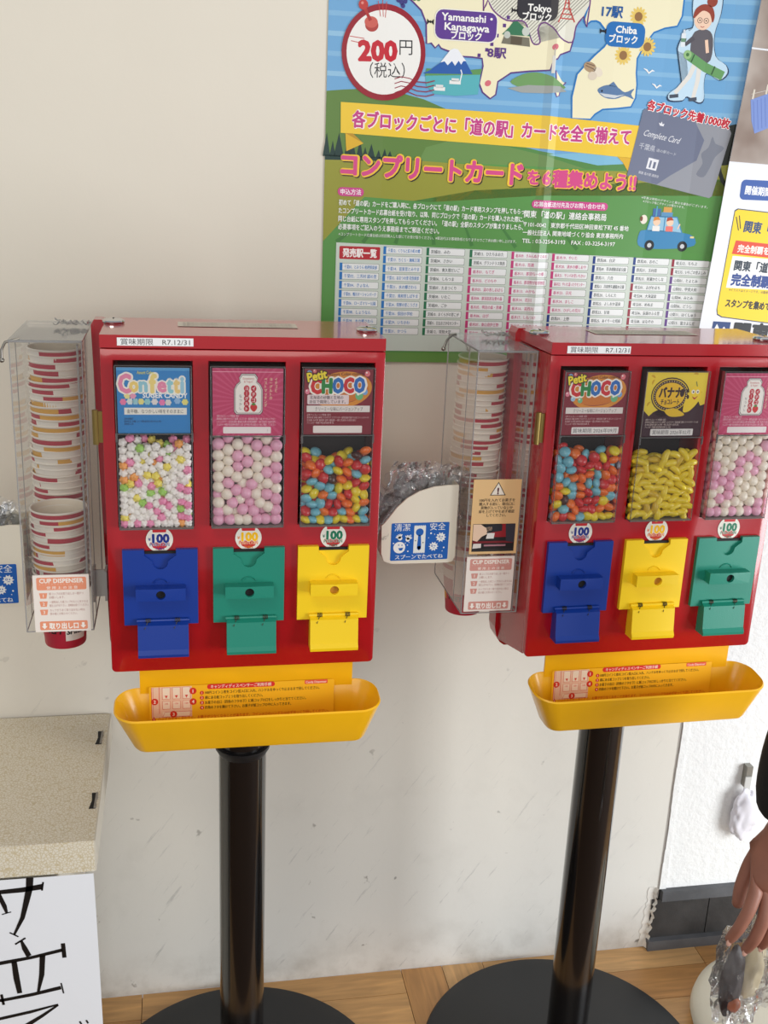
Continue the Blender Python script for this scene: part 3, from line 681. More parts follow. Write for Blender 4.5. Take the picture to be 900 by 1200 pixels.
PC = {'blue': (BLUEP, 'blue', ((28, 50, 130), (30, 50, 130)), 0), 'green': (GREENP, 'green', ((244, 176, 20), (226, 120, 20)), .0), 'yellow': (YELP, 'yellow', ((24, 120, 84), (24, 110, 80)), .0)}
XL, YL, ZL, AL = -.09473, -.35159, .82147, .00129
XR, YR, ZR, AR = .45658, -.35622, .82091, .02777
ML, TL = machine('left', XL, YL, ZL, AL,
    [(BLUEP, 'blue', ((28, 46, 130), (28, 46, 130)), .0), (GREENP, 'green', ((246, 190, 20), (230, 120, 20)), .0), (YELP, 'yellow', ((22, 116, 84), (22, 106, 80)), .0)],
    [('confetti', .3175, .079, card_confetti, 'candy case with blue sugar candy card'), ('pink', .3145, .0825, card_yogurt, 'candy case with pink strawberry yogurt card'), ('choco', .3155, .0815, lambda p: card_choco(p, None), 'candy case with dark red chocolate card')],
    'red candy dispenser left of the other, blue, green then yellow coin panels, sugar candy card', ((.0110, .100), (.3262, .062)), .643, (-.0185, -.0095))
MR, TR = machine('right', XR, YR, ZR, AR,
    [(BLUEP, 'blue', ((28, 46, 130), (28, 46, 130)), .0), (YELP, 'yellow', ((246, 190, 20), (230, 120, 20)), .0), (GREENP, 'green', ((22, 116, 84), (22, 106, 80)), .0)],
    [('choco', .3155, .0815, lambda p: card_choco(p, 1), 'candy case with dark red chocolate card'), ('banana', .3125, .0850, card_banana, 'candy case with yellow banana card'), ('pink', .3145, .0825, card_yogurt, 'candy case with pink strawberry yogurt card')],
    'red candy dispenser at the right, blue, yellow then green coin panels, banana candy card', ((.0085, .072), (.3160, .040)), .668, (-.0075, -.0035))
CANDY_PART = True
#@@PART2
import numpy as np
def Mroot(o): return Matrix.Translation(o.location) @ Euler(o.rotation_euler).to_matrix().to_4x4()
ML_, MR_ = Mroot(ML) @ TL, Mroot(MR) @ TR

# ---------------------------------------------------------------- candies: each one an object, packed by pushing spheres apart under a light pull downward
def pack(n, dims, r, seed, iters=260):
    g = np.random.default_rng(seed); D = np.array(dims)
    P = g.random((n, 3))*D; P[:, 2] *= 1.15
    lo, hi = np.array([r, r, r]), np.array([D[0]-r, D[1]-r, 1e3])
    for it in range(iters):
        P[:, 2] -= .0006*(1-it/iters)
        for _ in range(2):
            d = P[:, None, :]-P[None, :, :]; dist = np.sqrt((d**2).sum(-1))+1e-9
            ov = np.clip(2*r-dist, 0, None); np.fill_diagonal(ov, 0)
            P += (d/dist[..., None]*ov[..., None]).sum(1)*.30
            P = np.clip(P, lo, hi)
    return P
def candy_mesh(kind):
    bm = bmesh.new()
    if kind == 'star':
        bmesh.ops.create_icosphere(bm, subdivisions=3, radius=1)
        t = (1+5**.5)/2; dirs = [Vector(v).normalized() for v in [(0, a, b*t) for a in (1, -1) for b in (1, -1)]+[(a, b*t, 0) for a in (1, -1) for b in (1, -1)]+[(a*t, 0, b) for a in (1, -1) for b in (1, -1)]]
        for v in bm.verts:
            q = v.co.normalized(); m = max(q.dot(d) for d in dirs); v.co = q*(.74+.38*max(0, (m-.80)/.20)**1.1)
        r = .0055
    elif kind == 'ball':
        bmesh.ops.create_uvsphere(bm, u_segments=20, v_segments=14, radius=1); r = .0076
        for v in bm.verts: v.co.z *= .93
    elif kind == 'lentil':
        bmesh.ops.create_uvsphere(bm, u_segments=20, v_segments=14, radius=1); r = .0076
        for v in bm.verts: v.co.z *= .66
    else:
        prof = [(-1, .10), (-.9, .30), (-.6, .43), (-.2, .48), (.2, .48), (.6, .42), (.88, .30), (1, .12)]
        pts = [(x, 0, .30*(1-x*x)-.1) for x, _ in prof]; tube(pts, [q for _, q in prof], 10, bm); r = .0102
    bmesh.ops.scale(bm, vec=(r, r, r), verts=bm.verts)
    me = bpy.data.meshes.new(kind+'_candy'); bm.to_mesh(me); bm.free()
    for p in me.polygons: p.use_smooth = True
    return me
base_mesh = {k: candy_mesh(k) for k in ('star', 'ball', 'lentil', 'banana')}
CMESH = {}
def cmesh(kind, cname, c, rough, coat=0):
    k = (kind, cname)
    if k not in CMESH:
        me = base_mesh[kind].copy(); me.materials.append(mat('candy_%s_%s' % (kind, cname), c, rough, coat=coat, spec=.5)); CMESH[k] = me
    return CMESH[k]
def fill(M, k, kind, name, cat, n, r, height, palette, rough, words, where, seed, depth=.030, w_top=.3):
    rn = random.Random(seed); u0, u1 = WIN[k]; u0 += .0035; u1 -= .003
    P = pack(n, (u1-u0, depth, height), r, seed)
    R0 = M.to_euler().z
    names = [q[0] for q in palette]; wts = [q[2] for q in palette]; cd = {q[0]: q[1] for q in palette}
    for p in P:
        if p[2] > .140: continue
        cn = rn.choices(names, wts)[0]
        o = bpy.data.objects.new(name, cmesh(kind, cn, cd[cn], rough, .3)); COL.objects.link(o)
        o.location = M @ Vector((u0+p[0], -.0105+p[1]+(.0045 if WB+.002+p[2]+.009 > .312 else 0), WB+.002+p[2]))
        if kind == 'lentil': o.rotation_euler = (rn.gauss(0, .65)+(1.2 if rn.random() < .22 else 0), rn.gauss(0, .5), rn.random()*6)
        elif kind == 'banana': o.rotation_euler = (rn.gauss(0, .5), rn.gauss(0, .45)+(PI/2*rn.choice((1, -1)) if rn.random() < .2 else 0), R0+rn.gauss(0, .35)+(PI if rn.random() < .5 else 0))
        else: o.rotation_euler = (rn.random()*6, rn.random()*6, rn.random()*6)
        o['label'] = '%s %s in %s' % (cn, words, where); o['category'] = cat; o['group'] = '%s %s in %s' % (cn, words, where)
CH = [('red', (200, 40, 44), 20), ('orange', (232, 112, 34), 24), ('yellow', (226, 204, 40), 20), ('light blue', (116, 182, 198), 22), ('brown', (70, 34, 30), 2)]
CH2 = [('red', (190, 40, 48), 20), ('orange', (232, 116, 40), 26), ('yellow', (224, 206, 44), 16), ('light blue', (110, 182, 202), 26), ('brown', (66, 34, 32), 3)]
PK = [('pink', (230, 172, 196), 50), ('white', (236, 226, 210), 50)]
PK2 = [('pink', (230, 184, 208), 30), ('white', (236, 230, 226), 70)]
CF = [('white', (243, 238, 232), 72), ('pink', (238, 146, 184), 11), ('green', (160, 208, 96), 6), ('orange', (242, 166, 84), 5), ('yellow', (240, 222, 100), 6)]
fill(ML_, 0, 'star', 'sugar_star_candy', 'candy', 292, .0050, .125, CF, .45, 'knobbly sugar star candy', 'first window of the left dispenser', 1, depth=.0215)
fill(ML_, 1, 'ball', 'round_candy', 'candy', 150, .0074, .125, PK, .38, 'round glossy chocolate ball', 'middle window of the left dispenser', 2)
fill(ML_, 2, 'lentil', 'button_candy', 'candy', 165, .0061, .10, CH, .28, 'sugar coated chocolate button', 'third window of the left dispenser', 3)
fill(MR_, 0, 'lentil', 'button_candy', 'candy', 175, .0061, .10, CH2, .28, 'sugar coated chocolate button', 'first window of the right dispenser', 4)
fill(MR_, 1, 'banana', 'banana_candy', 'candy', 165, .0060, .10, [('yellow', (232, 206, 46), 90), ('dull yellow', (206, 172, 36), 10)], .38, 'banana shaped candy', 'middle window of the right dispenser', 5)
fill(MR_, 2, 'ball', 'round_candy', 'candy', 145, .0074, .12, PK2, .38, 'round glossy chocolate ball', 'last window of the right dispenser', 6)

# ---------------------------------------------------------------- paper cups
def cup_mesh(variant, full=False):
    rn = random.Random(variant*7+3); seg = 60; H = .080; rt, rb = .0345, .0258
    bm = bmesh.new(); prof = [(rb, 0), (rb+.0006, .0015)]
    for z in (.010, .020, .034, .056, .0705, .0775): prof.append((rb+(rt-rb)*z/H, z))
    rings = []
    for r, z in prof: rings.append([bm.verts.new((r*math.cos(2*PI*i/seg), r*math.sin(2*PI*i/seg), z)) for i in range(seg)])
    cols = []                                # printed blocks round the upper band: red, yellow or bare white
    while len(cols) < seg:
        c = rn.choice((1, 1, 1, 2)) if not cols or cols[-1] == 0 else rn.choice((0, 0, 2, 1, 0, 1)); cols += [c]*rn.randint(7, 17)
    low = []
    while len(low) < seg:
        low += [rn.choice((1, 1, 0, 2))]*rn.randint(8, 14)
    for j in range(len(rings)-1):
        for i in range(seg):
            f = bm.faces.new((rings[j][i], rings[j][(i+1) % seg], rings[j+1][(i+1) % seg], rings[j+1][i]))
            f.material_index = {0: 1, 1: 1, 2: 1, 3: (low[i] if full else 0), 4: (low[(i+20) % seg] if full else 0), 5: 0, 6: cols[i]}[j]
    lip = [(rt, .0782), (rt+.0012, .0787), (rt+.0015, .0796), (rt+.0008, .0805), (rt-.0006, .0804), (rt-.0010, .0790), (rb-.0006, .003), (.0005, .003)]
    prev = rings[-1]
    for r, z in lip:
        ring = [bm.verts.new((r*math.cos(2*PI*i/seg), r*math.sin(2*PI*i/seg), z)) for i in range(seg)]
        for i in range(seg): bm.faces.new((prev[i], prev[(i+1) % seg], ring[(i+1) % seg], ring[i])).material_index = 0 if z > .0785 else 3
        prev = ring
    bm.faces.new(rings[0][::-1]).material_index = 3; bm.faces.new(prev).material_index = 3
    me = bpy.data.meshes.new('paper_cup'); bm.to_mesh(me); bm.free()
    for m in (CUPW, CUPR, CUPY, CUPI): me.materials.append(m)
    for p in me.polygons: p.use_smooth = True
    me.set_sharp_from_angle(angle=math.radians(28))
    return me
CUPS = [cup_mesh(v) for v in range(5)]; CUPF = cup_mesh(21, True)
def cup_stack(x, y, z_rim, pitch, n, where, seed, drift=0, last_text=None, toplabel=None):
    rn = random.Random(seed)
    for i in range(n):
        me = CUPF if i == n-1 else rn.choice(CUPS)
        o = bpy.data.objects.new('paper_cup', me); COL.objects.link(o)
        o.location = (x+drift*i+rn.uniform(-.0006, .0006), y+rn.uniform(-.0006, .0006), z_rim-.080-i*pitch+rn.uniform(-.0004, .0004)); o.rotation_euler = (rn.gauss(0, .008), rn.gauss(0, .008), rn.random()*6.28)
        tag(o, None, 'paper cup', 'paper cups nested in the %s' % where)
        if i == 0 and toplabel: o['label'] = toplabel
        elif i == n-1: o['label'] = 'lowest cup poking out under the %s' % where
        else: o['label'] = 'white cup with coloured band in the %s' % where
        if i == n-1 and last_text:
            o.rotation_euler = (0, 0, 0)
            for s, a0, a1, w_, h in last_text:
                p = Print(.0001); p.text(s, 0, 0, h, (30, 22, 24), 1, bold=.04, width=(a1-a0)*28.5, shear=.1)
                def fr(u, w, hh, a0=a0, w_=w_):
                    a = a0+u/.0285; z = w_*.001+w; r = .0258+(.0345-.0258)*z/.080+.0003+hh
                    return Vector((r*math.sin(a), -r*math.cos(a), z))
                p.build('cup_lettering', o, fr)
            # white block behind the second word
            bm = bmesh.new(); pv = None
            for k in range(13):
                a = .12+1.0*k/12; q = [bm.verts.new(((.0258+.0087*z/.08+.0002)*math.sin(a), -(.0258+.0087*z/.08+.0002)*math.cos(a), z)) for z in (.0115+.0, .0335)]
                if pv: bm.faces.new((pv[0], q[0], q[1], pv[1]))
                pv = q
            new_obj('white_print_block', bm, CUPW, o)
cup_stack(-.158, -.2825, 1.0245, .0077, 15, 'short front stack of the left cup dispenser', 1, last_text=(('TEFY', -.75, .02, 26, 10.5), ('SMILE', .18, 1.0, 25, 10.5)), toplabel='open white paper cup topmost in the short front stack of the left dispenser')
cup_stack(-.1615, -.2010, 1.2165, .0083, 34, 'tall rear stack of the left cup dispenser', 2, drift=-.0001)
cup_stack(.4127, -.2020, 1.2100, .0079, 39, 'tall rear stack of the right cup dispenser', 3, drift=-.00012, last_text=(('MEET', -1.1, -.35, 26, 10), ('TIME', -.2, .5, 25, 10)))

# ---------------------------------------------------------------- cup dispensers (clear acrylic cases)
SAL, SALD = (236, 152, 118), (214, 150, 138)
def sign_cup(p, c, W_, H_):
    p.rrect(0, 0, W_, H_, 2.2, (240, 230, 220), 1)
    p.rrect(4.5, H_-20, W_-3.5, H_-3, 2, c, 2)
    p.text('CUP DISPENSER', W_/2+.5, H_-7.5, 8, (250, 240, 228), 3, width=W_-15, bold=.03, align='c'); p.text('・・・・・・・・・・・・・・・', W_/2, H_-12.3, 3, (250, 238, 226), 3, width=W_-16, align='c')
    p.text('使 用 上 の 注 意', W_/2+1, H_-16.8, 4.2, (250, 238, 226), 3, width=38, bold=.03, align='c')
    for i, (a, b) in enumerate((('紙コップのお取り出しは一個ずつ', 'お願いします。'), ('一度取出した紙コップをもとに戻すのは', '衛生上おやめ下さい。使用後は捨ててください。'), ('カップがうまく取り出せない時は', '係の者にお知らせください。'))):
        y = H_-27.5-i*11.2
        p.poly([(7, y+3.6), (17, y+3.6), (15.6, y-3.8), (8.4, y-3.8)], c, 2); p.text(str(i+1), 12, y, 6, (246, 236, 224), 3, bold=.04, align='c')
        p.text(a, 19, y+2.4, 3.8, (180, 128, 118), 2, width=(42, 47, 43)[i], bold=.006); p.text(b, 19, y-2.4, 3.8, (180, 128, 118), 2, width=(19, 48, 34)[i], bold=.006)
    p.rrect(6, 2.5, W_-4, 14.5, 2, c, 2); p.text('取り出し口', W_/2+1, 8, 9, (252, 244, 234), 3, width=36, bold=.035, align='c')
    for u in (11.5, W_-9.5): p.poly([(u-1.6, 12), (u+1.6, 12), (u+1.6, 8), (u+3.6, 8), (u, 4), (u-3.6, 8), (u-1.6, 8)], (252, 244, 234), 3)
def cup_case(x0, x1, yf, yb, z0, z1, rot, label, sign_at, c, extra=None, hook=None, bracket=None):
    root = empty('cup_dispenser', ((x0+x1)/2, (yf+yb)/2, z0), rot, label, 'cup dispenser', 'clear cup dispensers beside the candy dispensers')
    hx, hy, h = (x1-x0)/2, (yb-yf)/2, z1-z0
    def sheet(name, q, m=ACRYL):
        bm = bmesh.new(); bm.faces.new([bm.verts.new(p) for p in q]); return new_obj(name, bm, m, root)
    sheet('front_sheet', [(-hx, -hy, 0), (hx, -hy, 0), (hx, -hy, h), (-hx, -hy, h)])
    sheet('side_sheet', [(-hx, -hy, 0), (-hx, hy, 0), (-hx, hy, h), (-hx, -hy, h)])
    sheet('side_sheet', [(hx, -hy, 0), (hx, hy, 0), (hx, hy, h), (hx, -hy, h)])
    sheet('back_sheet', [(-hx, hy, .0), (hx, hy, .0), (hx, hy, h), (-hx, hy, h)])
    new_obj('lid', box((-hx-.001, -hy-.001, h), (hx+.001, hy, h+.002)), clear('acrylic_lid_'+name_safe(sign_at), (.9, .9, .89), 1.0, .10, haze=.28), root)
    bm = bmesh.new()
    for sx in (-1, 1):
        tube([(sx*hx, -hy, 0), (sx*hx, -hy, h)], .0009, 6, bm); tube([(sx*hx, hy, 0), (sx*hx, hy, h)], .0009, 6, bm); tube([(sx*hx, -hy, h), (sx*hx, hy, h)], .0009, 6, bm); tube([(sx*hx, -hy, 0), (sx*hx, hy, 0)], .0008, 6, bm)
        tube([(sx*hx, -.035, 0), (sx*hx, -.035, h)], .0006, 6, bm)
    tube([(-hx, -hy, h), (hx, -hy, h)], .0013, 6, bm); tube([(-hx, -hy, 0), (hx, -hy, 0)], .0009, 6, bm); tube([(-hx, hy, h), (hx, hy, h)], .0009, 6, bm)
    new_obj('edge_lines', bm, EDGE, root)
    new_obj('inner_rail', box((hx-.0065, -hy+.002, .0), (hx-.0045, -hy+.012, h-.004)), EDGE, root)
    hk = [(-hx+.012, -hy+.002, h+.003), (-hx-.004, -hy+.001, h-.001), (-hx-.0085, -hy+.0, h-.010), (-hx-.0090, -hy, h-.022)] if hook is None else hook
    o = new_obj('wire_hook', tube([Vector(p) for p in [(*a, ) for a in hk]], .0017, 8), STEEL, root, smooth=60)
    bm = bmesh.new(); bmesh.ops.create_icosphere(bm, subdivisions=2, radius=.0032, matrix=Matrix.Translation(hk[-1])); new_obj('hook_tip', bm, STEEL, o, smooth=60)
    # crumpled sticky tape on the lid corner
    bm = bmesh.new(); bmesh.ops.create_grid(bm, x_segments=14, y_segments=8, size=.5)
    for v in bm.verts: v.co = Vector((v.co.x*.050, v.co.y*.032, .004+.010*abs(noise.noise(v.co*7))*1.2))+Vector((hx-.018, .028, h+.001))
    new_obj('crumpled_tape', bm, BAGM, root)
    for (bx, bz) in bracket or ():
        bm = box((hx, -hy+.022, bz-.018), (hx+bx, -hy+.026, bz+.018)); add_box(bm, (hx, -hy+.012, bz-.022), (hx+.003, -hy+.034, bz+.022)); add_box(bm, (hx+bx-.003, -hy+.010, bz-.02), (hx+bx, -hy+.036, bz+.02))
        new_obj('mounting_bracket', bm, EDGE, root)
    u, z, sw, sh = sign_at
    p = Print(); sign_cup(p, c, sw, sh)
    new_obj('notice_plate', box((u, -hy-.0022, z), (u+sw*.001, -hy-.0004, z+sh*.001), .0008, 1), mat('notice_plate_cream', (240, 230, 220), .4), root)
    p.build('notice_print', root, plane_frame((u, -hy-.0023, z)))
    if extra:
        u, z, sw, sh = extra
        new_obj('warning_plate', box((u, -hy-.0018, z), (u+sw*.001, -hy-.0004, z+sh*.001)), mat('warning_tan', (226, 184, 128), .5), root)
        p = Print(); p.rect(0, 0, sw, sh, (230, 190, 134), 1)
        cx = sw/2+1; T3 = sh-5
        p.poly([(cx-11, T3-17), (cx+11, T3-17), (cx, T3+2)], (40, 32, 30), 2); p.poly([(cx-9.2, T3-16), (cx+9.2, T3-16), (cx, T3+.2)], (236, 226, 210), 3); p.text('!', cx, T3-10.6, 12, (90, 30, 40), 4, bold=.05, align='c')
        for i, (s, wd) in enumerate((('100円を入れてお菓子を', 50), ('購入する前に、取出口に', 50), ('異物が入っていないか', 45), ('扉を上げて中を必ず確認', 50), ('してください。', 27))):
            p.text(s, cx, sh-28.5-i*5.3, 5, (58, 44, 34), 3, width=wd, bold=.03, align='c')
        p.rect(3, 3.5, sw-4, 43, (28, 24, 24), 2); p.poly([(26, 24), (sw-12, 24), (sw-4, 43), (44, 43), (30, 36)], (150, 24, 34), 3)
        p.poly([(3.5, 20), (3.5, 42.5), (14, 42.5), (20, 38), (30, 39), (30, 34), (22, 31), (24, 29), (16, 25), (10, 18)], (232, 200, 172), 4)
        p.poly([(20, 41), (44, 42), (44, 33), (24, 30)], (34, 34, 40), 4); p.poly([(24, 30), (34, 30), (33, 22), (22, 22)], (226, 222, 216), 5); p.rect(3.5, 15.5, sw-6, 18.5, (120, 24, 34), 3)
        p.rect(20, 11, sw-16, 13.5, (170, 120, 130), 3); p.poly([(4, 8), (16, 9), (16, 15), (5, 15)], (222, 214, 206), 4); p.rect(4, 4, sw-5, 7, (44, 40, 40), 3)
        p.poly([(sw-18, 43), (sw-4, 43), (sw-4, 16), (sw-16, 18)], (52, 50, 60), 5)
        p.build('warning_print', root, plane_frame((u, -hy-.0019, z)))
    return root
def name_safe(t): return 'plain_%d' % int(abs(t[0])*1e4)
cup_case(-.199, -.117, -.3295, -.160, .8725, 1.2415, 0, 'clear cup case left of the left candy dispenser, open cup stack behind its notice', (-.0305, .0, 68.5, 77), SAL, bracket=((.018, .055),))
cup_case(.3728, .4520, -.316, -.160, .8720, 1.2348, .006, 'clear cup case between the two candy dispensers with tan warning sticker', (-.0367, .0035, 67.5, 80), SALD, extra=(-.0345, .0875, 66.5, 105), hook=[(-.037, .050, .366), (-.043, .046, .366), (-.052, .040, .360), (-.0575, .036, .348)])

# ---------------------------------------------------------------- spoon holders with wrapped spoons
def holder(x, y, z, label, where):
    """front face drawn from (x, z) at its lower left corner"""
    root = empty('spoon_holder', (x+.052, y+.03, z), 0, label, 'spoon holder', 'cream spoon holders fixed beside the cup cases')
    ox, oy = -.052, -.03
    top = [(.000, .0545), (.004, .0585), (.0105, .067), (.020, .080), (.033, .0925), (.050, .1025), (.070, .1085), (.088, .1105), (.1035, .1105)]
    bl = [(.1040, .0080), (.1000, .0015), (.0930, 0), (.0160, 0), (.0050, .0040), (.0010, .0150)]
    P = [(a+ox, b) for a, b in top+bl]
    bm = prism(P, oy, oy+.003); bevel(bm, .0008, 1, 50)
    new_obj('front_plate', bm, HOLD, root, smooth=True)
    new_obj('back_plate', prism(P, oy+.057, oy+.060), HOLD, root)
    path = [(.000, .0545)]+bl[::-1]+[(.1035, .1105)]
    path = [(a+ox, b) for a, b in [(.000, .0545), (.0010, .0150), (.0050, .0040), (.0160, 0), (.0930, 0), (.1000, .0015), (.1040, .0080), (.1035, .1105)]]
    bm = bmesh.new(); pv = None
    for i, (a, b) in enumerate(path):
        q = [bm.verts.new((a, oy+.001, b)), bm.verts.new((a, oy+.059, b)), bm.verts.new((a*.955, oy+.059, b*.96+.002)), bm.verts.new((a*.955, oy+.001, b*.96+.002))]
        if pv:
            for k in range(4): bm.faces.new((pv[k], pv[(k+1) % 4], q[(k+1) % 4], q[k]))
        pv = q
    new_obj('side_wall', bm, HOLD, root, smooth=60)
    p = Print(); B = (20, 92, 176); Wh = (236, 236, 232)
    p.rrect(0, 0, 80, 53.5, 1.6, B, 1); p.text('清潔', 4, 47.5, 11.5, Wh, 3, width=22, bold=.012); p.text('安全', 53, 47.5, 11.5, Wh, 3, width=22, bold=.012)
    p.rect(31.5, 11, 47.5, 48.5, (226, 228, 222), 2)
    for i in range(8): p.poly([(31.5+i*2, 48.5), (33.5+i*2, 48.5), (32.5+i*2, 50.2)], (226, 228, 222), 2); p.poly([(31.5+i*2, 11), (33.5+i*2, 11), (32.5+i*2, 9.3)], (226, 228, 222), 2)
    p.disc(39.3, 40, 5.3, B, 3); p.poly([(37.4, 36), (41.2, 36), (42.2, 19), (39.4, 13.5), (36.4, 19)], B, 3); p.disc(39.3, 17.5, 2.9, B, 3)
    for u, w_ in ((34, 28), (44.5, 25)): p.disc(u, w_, .9, (80, 90, 100), 4, n=8)
    for u, w_, a in ((12.5, 34, .45), (23, 32, -.35)):          # two open hands
        p.disc(u, w_-2, 3, Wh, 3, n=14)
        for k in range(5):
            b = PI/2+a+(k-2)*.42; p.line([(u, w_-2), (u+6.3*math.cos(b), w_-2+6.3*math.sin(b))], 1.5, Wh, 3)
    p.disc(12, 18.8, 8.3, Wh, 3); p.disc(11, 22.4, .9, B, 4, n=8); p.disc(15.5, 22.0, .9, B, 4, n=8); p.poly([(10.5, 18), (17.5, 18.6), (16, 14.6), (12.5, 14.2)], B, 4)
    for u, w_, r in ((20, 25, .7), (23, 22, .8), (19.5, 17, .6), (25, 26, .6), (24, 13, 1.1), (27, 36, .9), (3.6, 25, 1), (55, 38, 1.3), (74, 17, 1.2), (60, 36.5, .7), (72, 12, .7), (52, 31.5, .6)): p.disc(u, w_, r, Wh, 3, n=8)
    for u, w_, r in ((69, 32, 5), (59.5, 19, 4.6)):
        for k in range(10): p.poly([(u+r*math.cos(2*PI*k/10-.3), w_+r*math.sin(2*PI*k/10-.3)), (u+(r+2.4)*math.cos(2*PI*k/10), w_+(r+2.4)*math.sin(2*PI*k/10)), (u+r*math.cos(2*PI*k/10+.3), w_+r*math.sin(2*PI*k/10+.3))], Wh, 3)
        p.disc(u, w_, r+.3, Wh, 4); p.ring(u-2, w_+1, 1.2, .7, B, 5, 12); p.disc(u+1.8, w_+.9, .9, B, 5, n=8); p.line([(u-1.2, w_-2.2), (u+2, w_-2)], .7, B, 5)
    p.text('スプーンでたべてね', 40, 5, 7.2, Wh, 3, width=67, bold=.035, align='c')
    p.build('blue_sticker', root, plane_frame((ox+.0135, oy-.0002, .0045), (1, 0, .012)))
    # wrapped clear spoons tumbling out of the holder
    spn = random.Random(int(abs(x)*1000))
    for i in range(13):
        s = empty('wrapped_spoon', (x+.015+spn.random()*.078, y+.013+.0033*i, z+.066+spn.random()*.016), 0, 'clear wrapped plastic spoon %s' % where, 'wrapped spoon', 'clear wrapped spoons %s' % where)
        s.rotation_euler = (spn.gauss(-.05, .10), spn.gauss(0, .75), spn.gauss(0, .22))
        bm = bmesh.new(); bmesh.ops.create_grid(bm, x_segments=9, y_segments=20, size=1); off = Vector((i*3.7, x*9, 0))
        for v in bm.verts:
            u_, w_ = v.co.x, v.co.y; n_ = noise.noise(Vector((u_*2.2, w_*4, 0))+off)
            v.co = Vector((u_*.019*(1+.15*noise.noise(Vector((0, w_*3, 5))+off)), .010*n_+.004*noise.noise(Vector((u_*6, w_*11, 3))+off), w_*.056))
        film = new_obj('film_wrapper', bm, BAGM, s)
        bm = bmesh.new(); bmesh.ops.create_uvsphere(bm, u_segments=12, v_segments=8, radius=1)
        for v in bm.verts: v.co = Vector((v.co.x*.0095, v.co.y*.0025, v.co.z*.014+.03))
        tube([(0, 0, .018), (0, .001, -.04)], [.0028, .0036], 6, bm)
        new_obj('spoon', bm, clear_cached('clear_spoon'), s, smooth=True)
    return root
def clear_cached(n, _c={}):
    if n not in _c: _c[n] = clear(n, (.9, .91, .92), .9, .12, haze=.22)
    return _c[n]
holder(.2597, -.300, .9415, 'cream spoon holder against the left candy dispenser, whole blue sticker visible', 'in the holder between the two candy dispensers')
holder(-.3050, -.300, .8950, 'cream spoon holder at the left edge of the photo, cut off', 'in the holder at the left edge of the photo')

# ---------------------------------------------------------------- campaign poster
CR = [(0, .0015), (.085, .004), (.17, .0025), (.255, .0035), (.325, .003), (.337, .0075), (.350, .003), (.43, .0045), (.51, .003), (.575, .005), (.61, .010), (.652, .019)]
def pdep(u):
    for (a, da), (b, db) in zip(CR, CR[1:]):
        if u <= b: return da+(db-da)*(u-a)/(b-a)
    return CR[-1][1]
PO = Vector((.2095, 0, 1.167)); CUTS = [a for a, _ in CR[1:-1]]
pframe = lambda u, w, h: Vector((PO.x+u, -pdep(u)-h, PO.z+w))
poster = empty('poster', (.535, 0, 1.167), 0, 'large green and blue map poster on the wall above the candy dispensers', 'poster')
def pchild(o): o.location = -poster.location; return o
bm = bmesh.new(); pv = None
for u, _ in CR:
    q = [bm.verts.new(pframe(u, w_, h)) for w_, h in ((-.0, 0), (.90, 0), (.90, -.0006), (0, -.0006))]
    if pv:
        for k in range(4): bm.faces.new((pv[k], q[k], q[(k+1) % 4], pv[(k+1) % 4]))
    pv = q
pchild(new_obj('paper', bm, ink((92, 138, 70), .4), poster))
SKY, SKY2, SEA = (112, 168, 212), (124, 182, 224), (96, 162, 214); CRM = (240, 232, 196); PUR = (92, 56, 128)
LB = {'landscape_print': 0, 'map_print': 10, 'banner_print': 12, 'block_name_tag': 18, 'price_badge': 20, 'lettering': 17, 'card_picture': 17, 'walker_picture': 19, 'car_picture': 12, 'station_table': 8}
def pp(name, p):
    p.base = LB[name]; p.eps = .00006
    return pchild(p.build(name, poster, pframe, CUTS, rough=.36))
# landscape: striped sea, hills, grass
p = Print(); p.rect(0, 300, 651, 899, SKY, 1)
for k in range(44): 
    if k % 2: p.rect(0, 318+k*13.2, 651, 318+k*13.2+6.6, (132, 182, 218) if k % 4 == 1 else (146, 192, 222), 2)
p.poly([(0, 300), (0, 390), (25, 393), (59, 396), (97, 395), (143, 386), (182, 373), (230, 352), (262, 336), (262, 300)], (96, 130, 62), 3)
p.poly([(180, 300), (200, 337), (262, 334), (330, 322), (380, 315), (651, 330), (651, 290), (180, 280)], (84, 136, 70), 4)
p.poly([(140, 300), (150, 320), (200, 335), (272, 327), (336, 316), (400, 300)], (108, 144, 78), 5)
p.poly([(340, 318), (400, 324), (477, 323), (490, 312), (420, 306)], (128, 186, 214), 5)
p.rect(0, 0, 651, 300, (88, 148, 72), 6)
p.poly([(0, 180), (0, 303), (160, 300), (330, 296), (500, 300), (651, 318), (651, 270), (330, 258), (160, 242), (60, 246)], (150, 150, 54), 7)
p.poly([(120, 240), (230, 262), (651, 296), (651, 180), (120, 180)], (88, 146, 72), 7)
for a, b in (((60, 180), (90, 222)), ((110, 180), (118, 214)), ((170, 180), (160, 224)), ((230, 180), (206, 226)), ((300, 180), (250, 234)), ((20, 180), (52, 206)), ((400, 180), (330, 240))): p.line([a, ((a[0]+b[0])/2+2, (a[1]+b[1])/2), b], [6, 3.5, .6], (70, 126, 62), 8)
for (x0, y0, w0, h0) in ((2, 301, 11, 33), (11, 301, 9, 22), (20, 301, 15, 33), (33, 301, 10, 26), (40, 301, 12, 24), (51, 301, 10, 26), (59, 301, 9, 15), (68, 301, 12, 20), (79, 301, 9, 12), (88, 301, 9, 14), (96, 301, 10, 11)):
    p.poly([(x0-w0/2, y0), (x0+w0/2, y0), (x0, y0+h0)], (28, 58, 54), 8)
p.poly([(0, 296), (110, 298), (110, 303), (0, 303)], (28, 58, 54), 8)
p.poly(smooth_line([(606, 340), (612, 362), (622, 372), (636, 376), (651, 380), (651, 280), (622, 290)], 3), (30, 36, 30), 8)
pp('landscape_print', p)
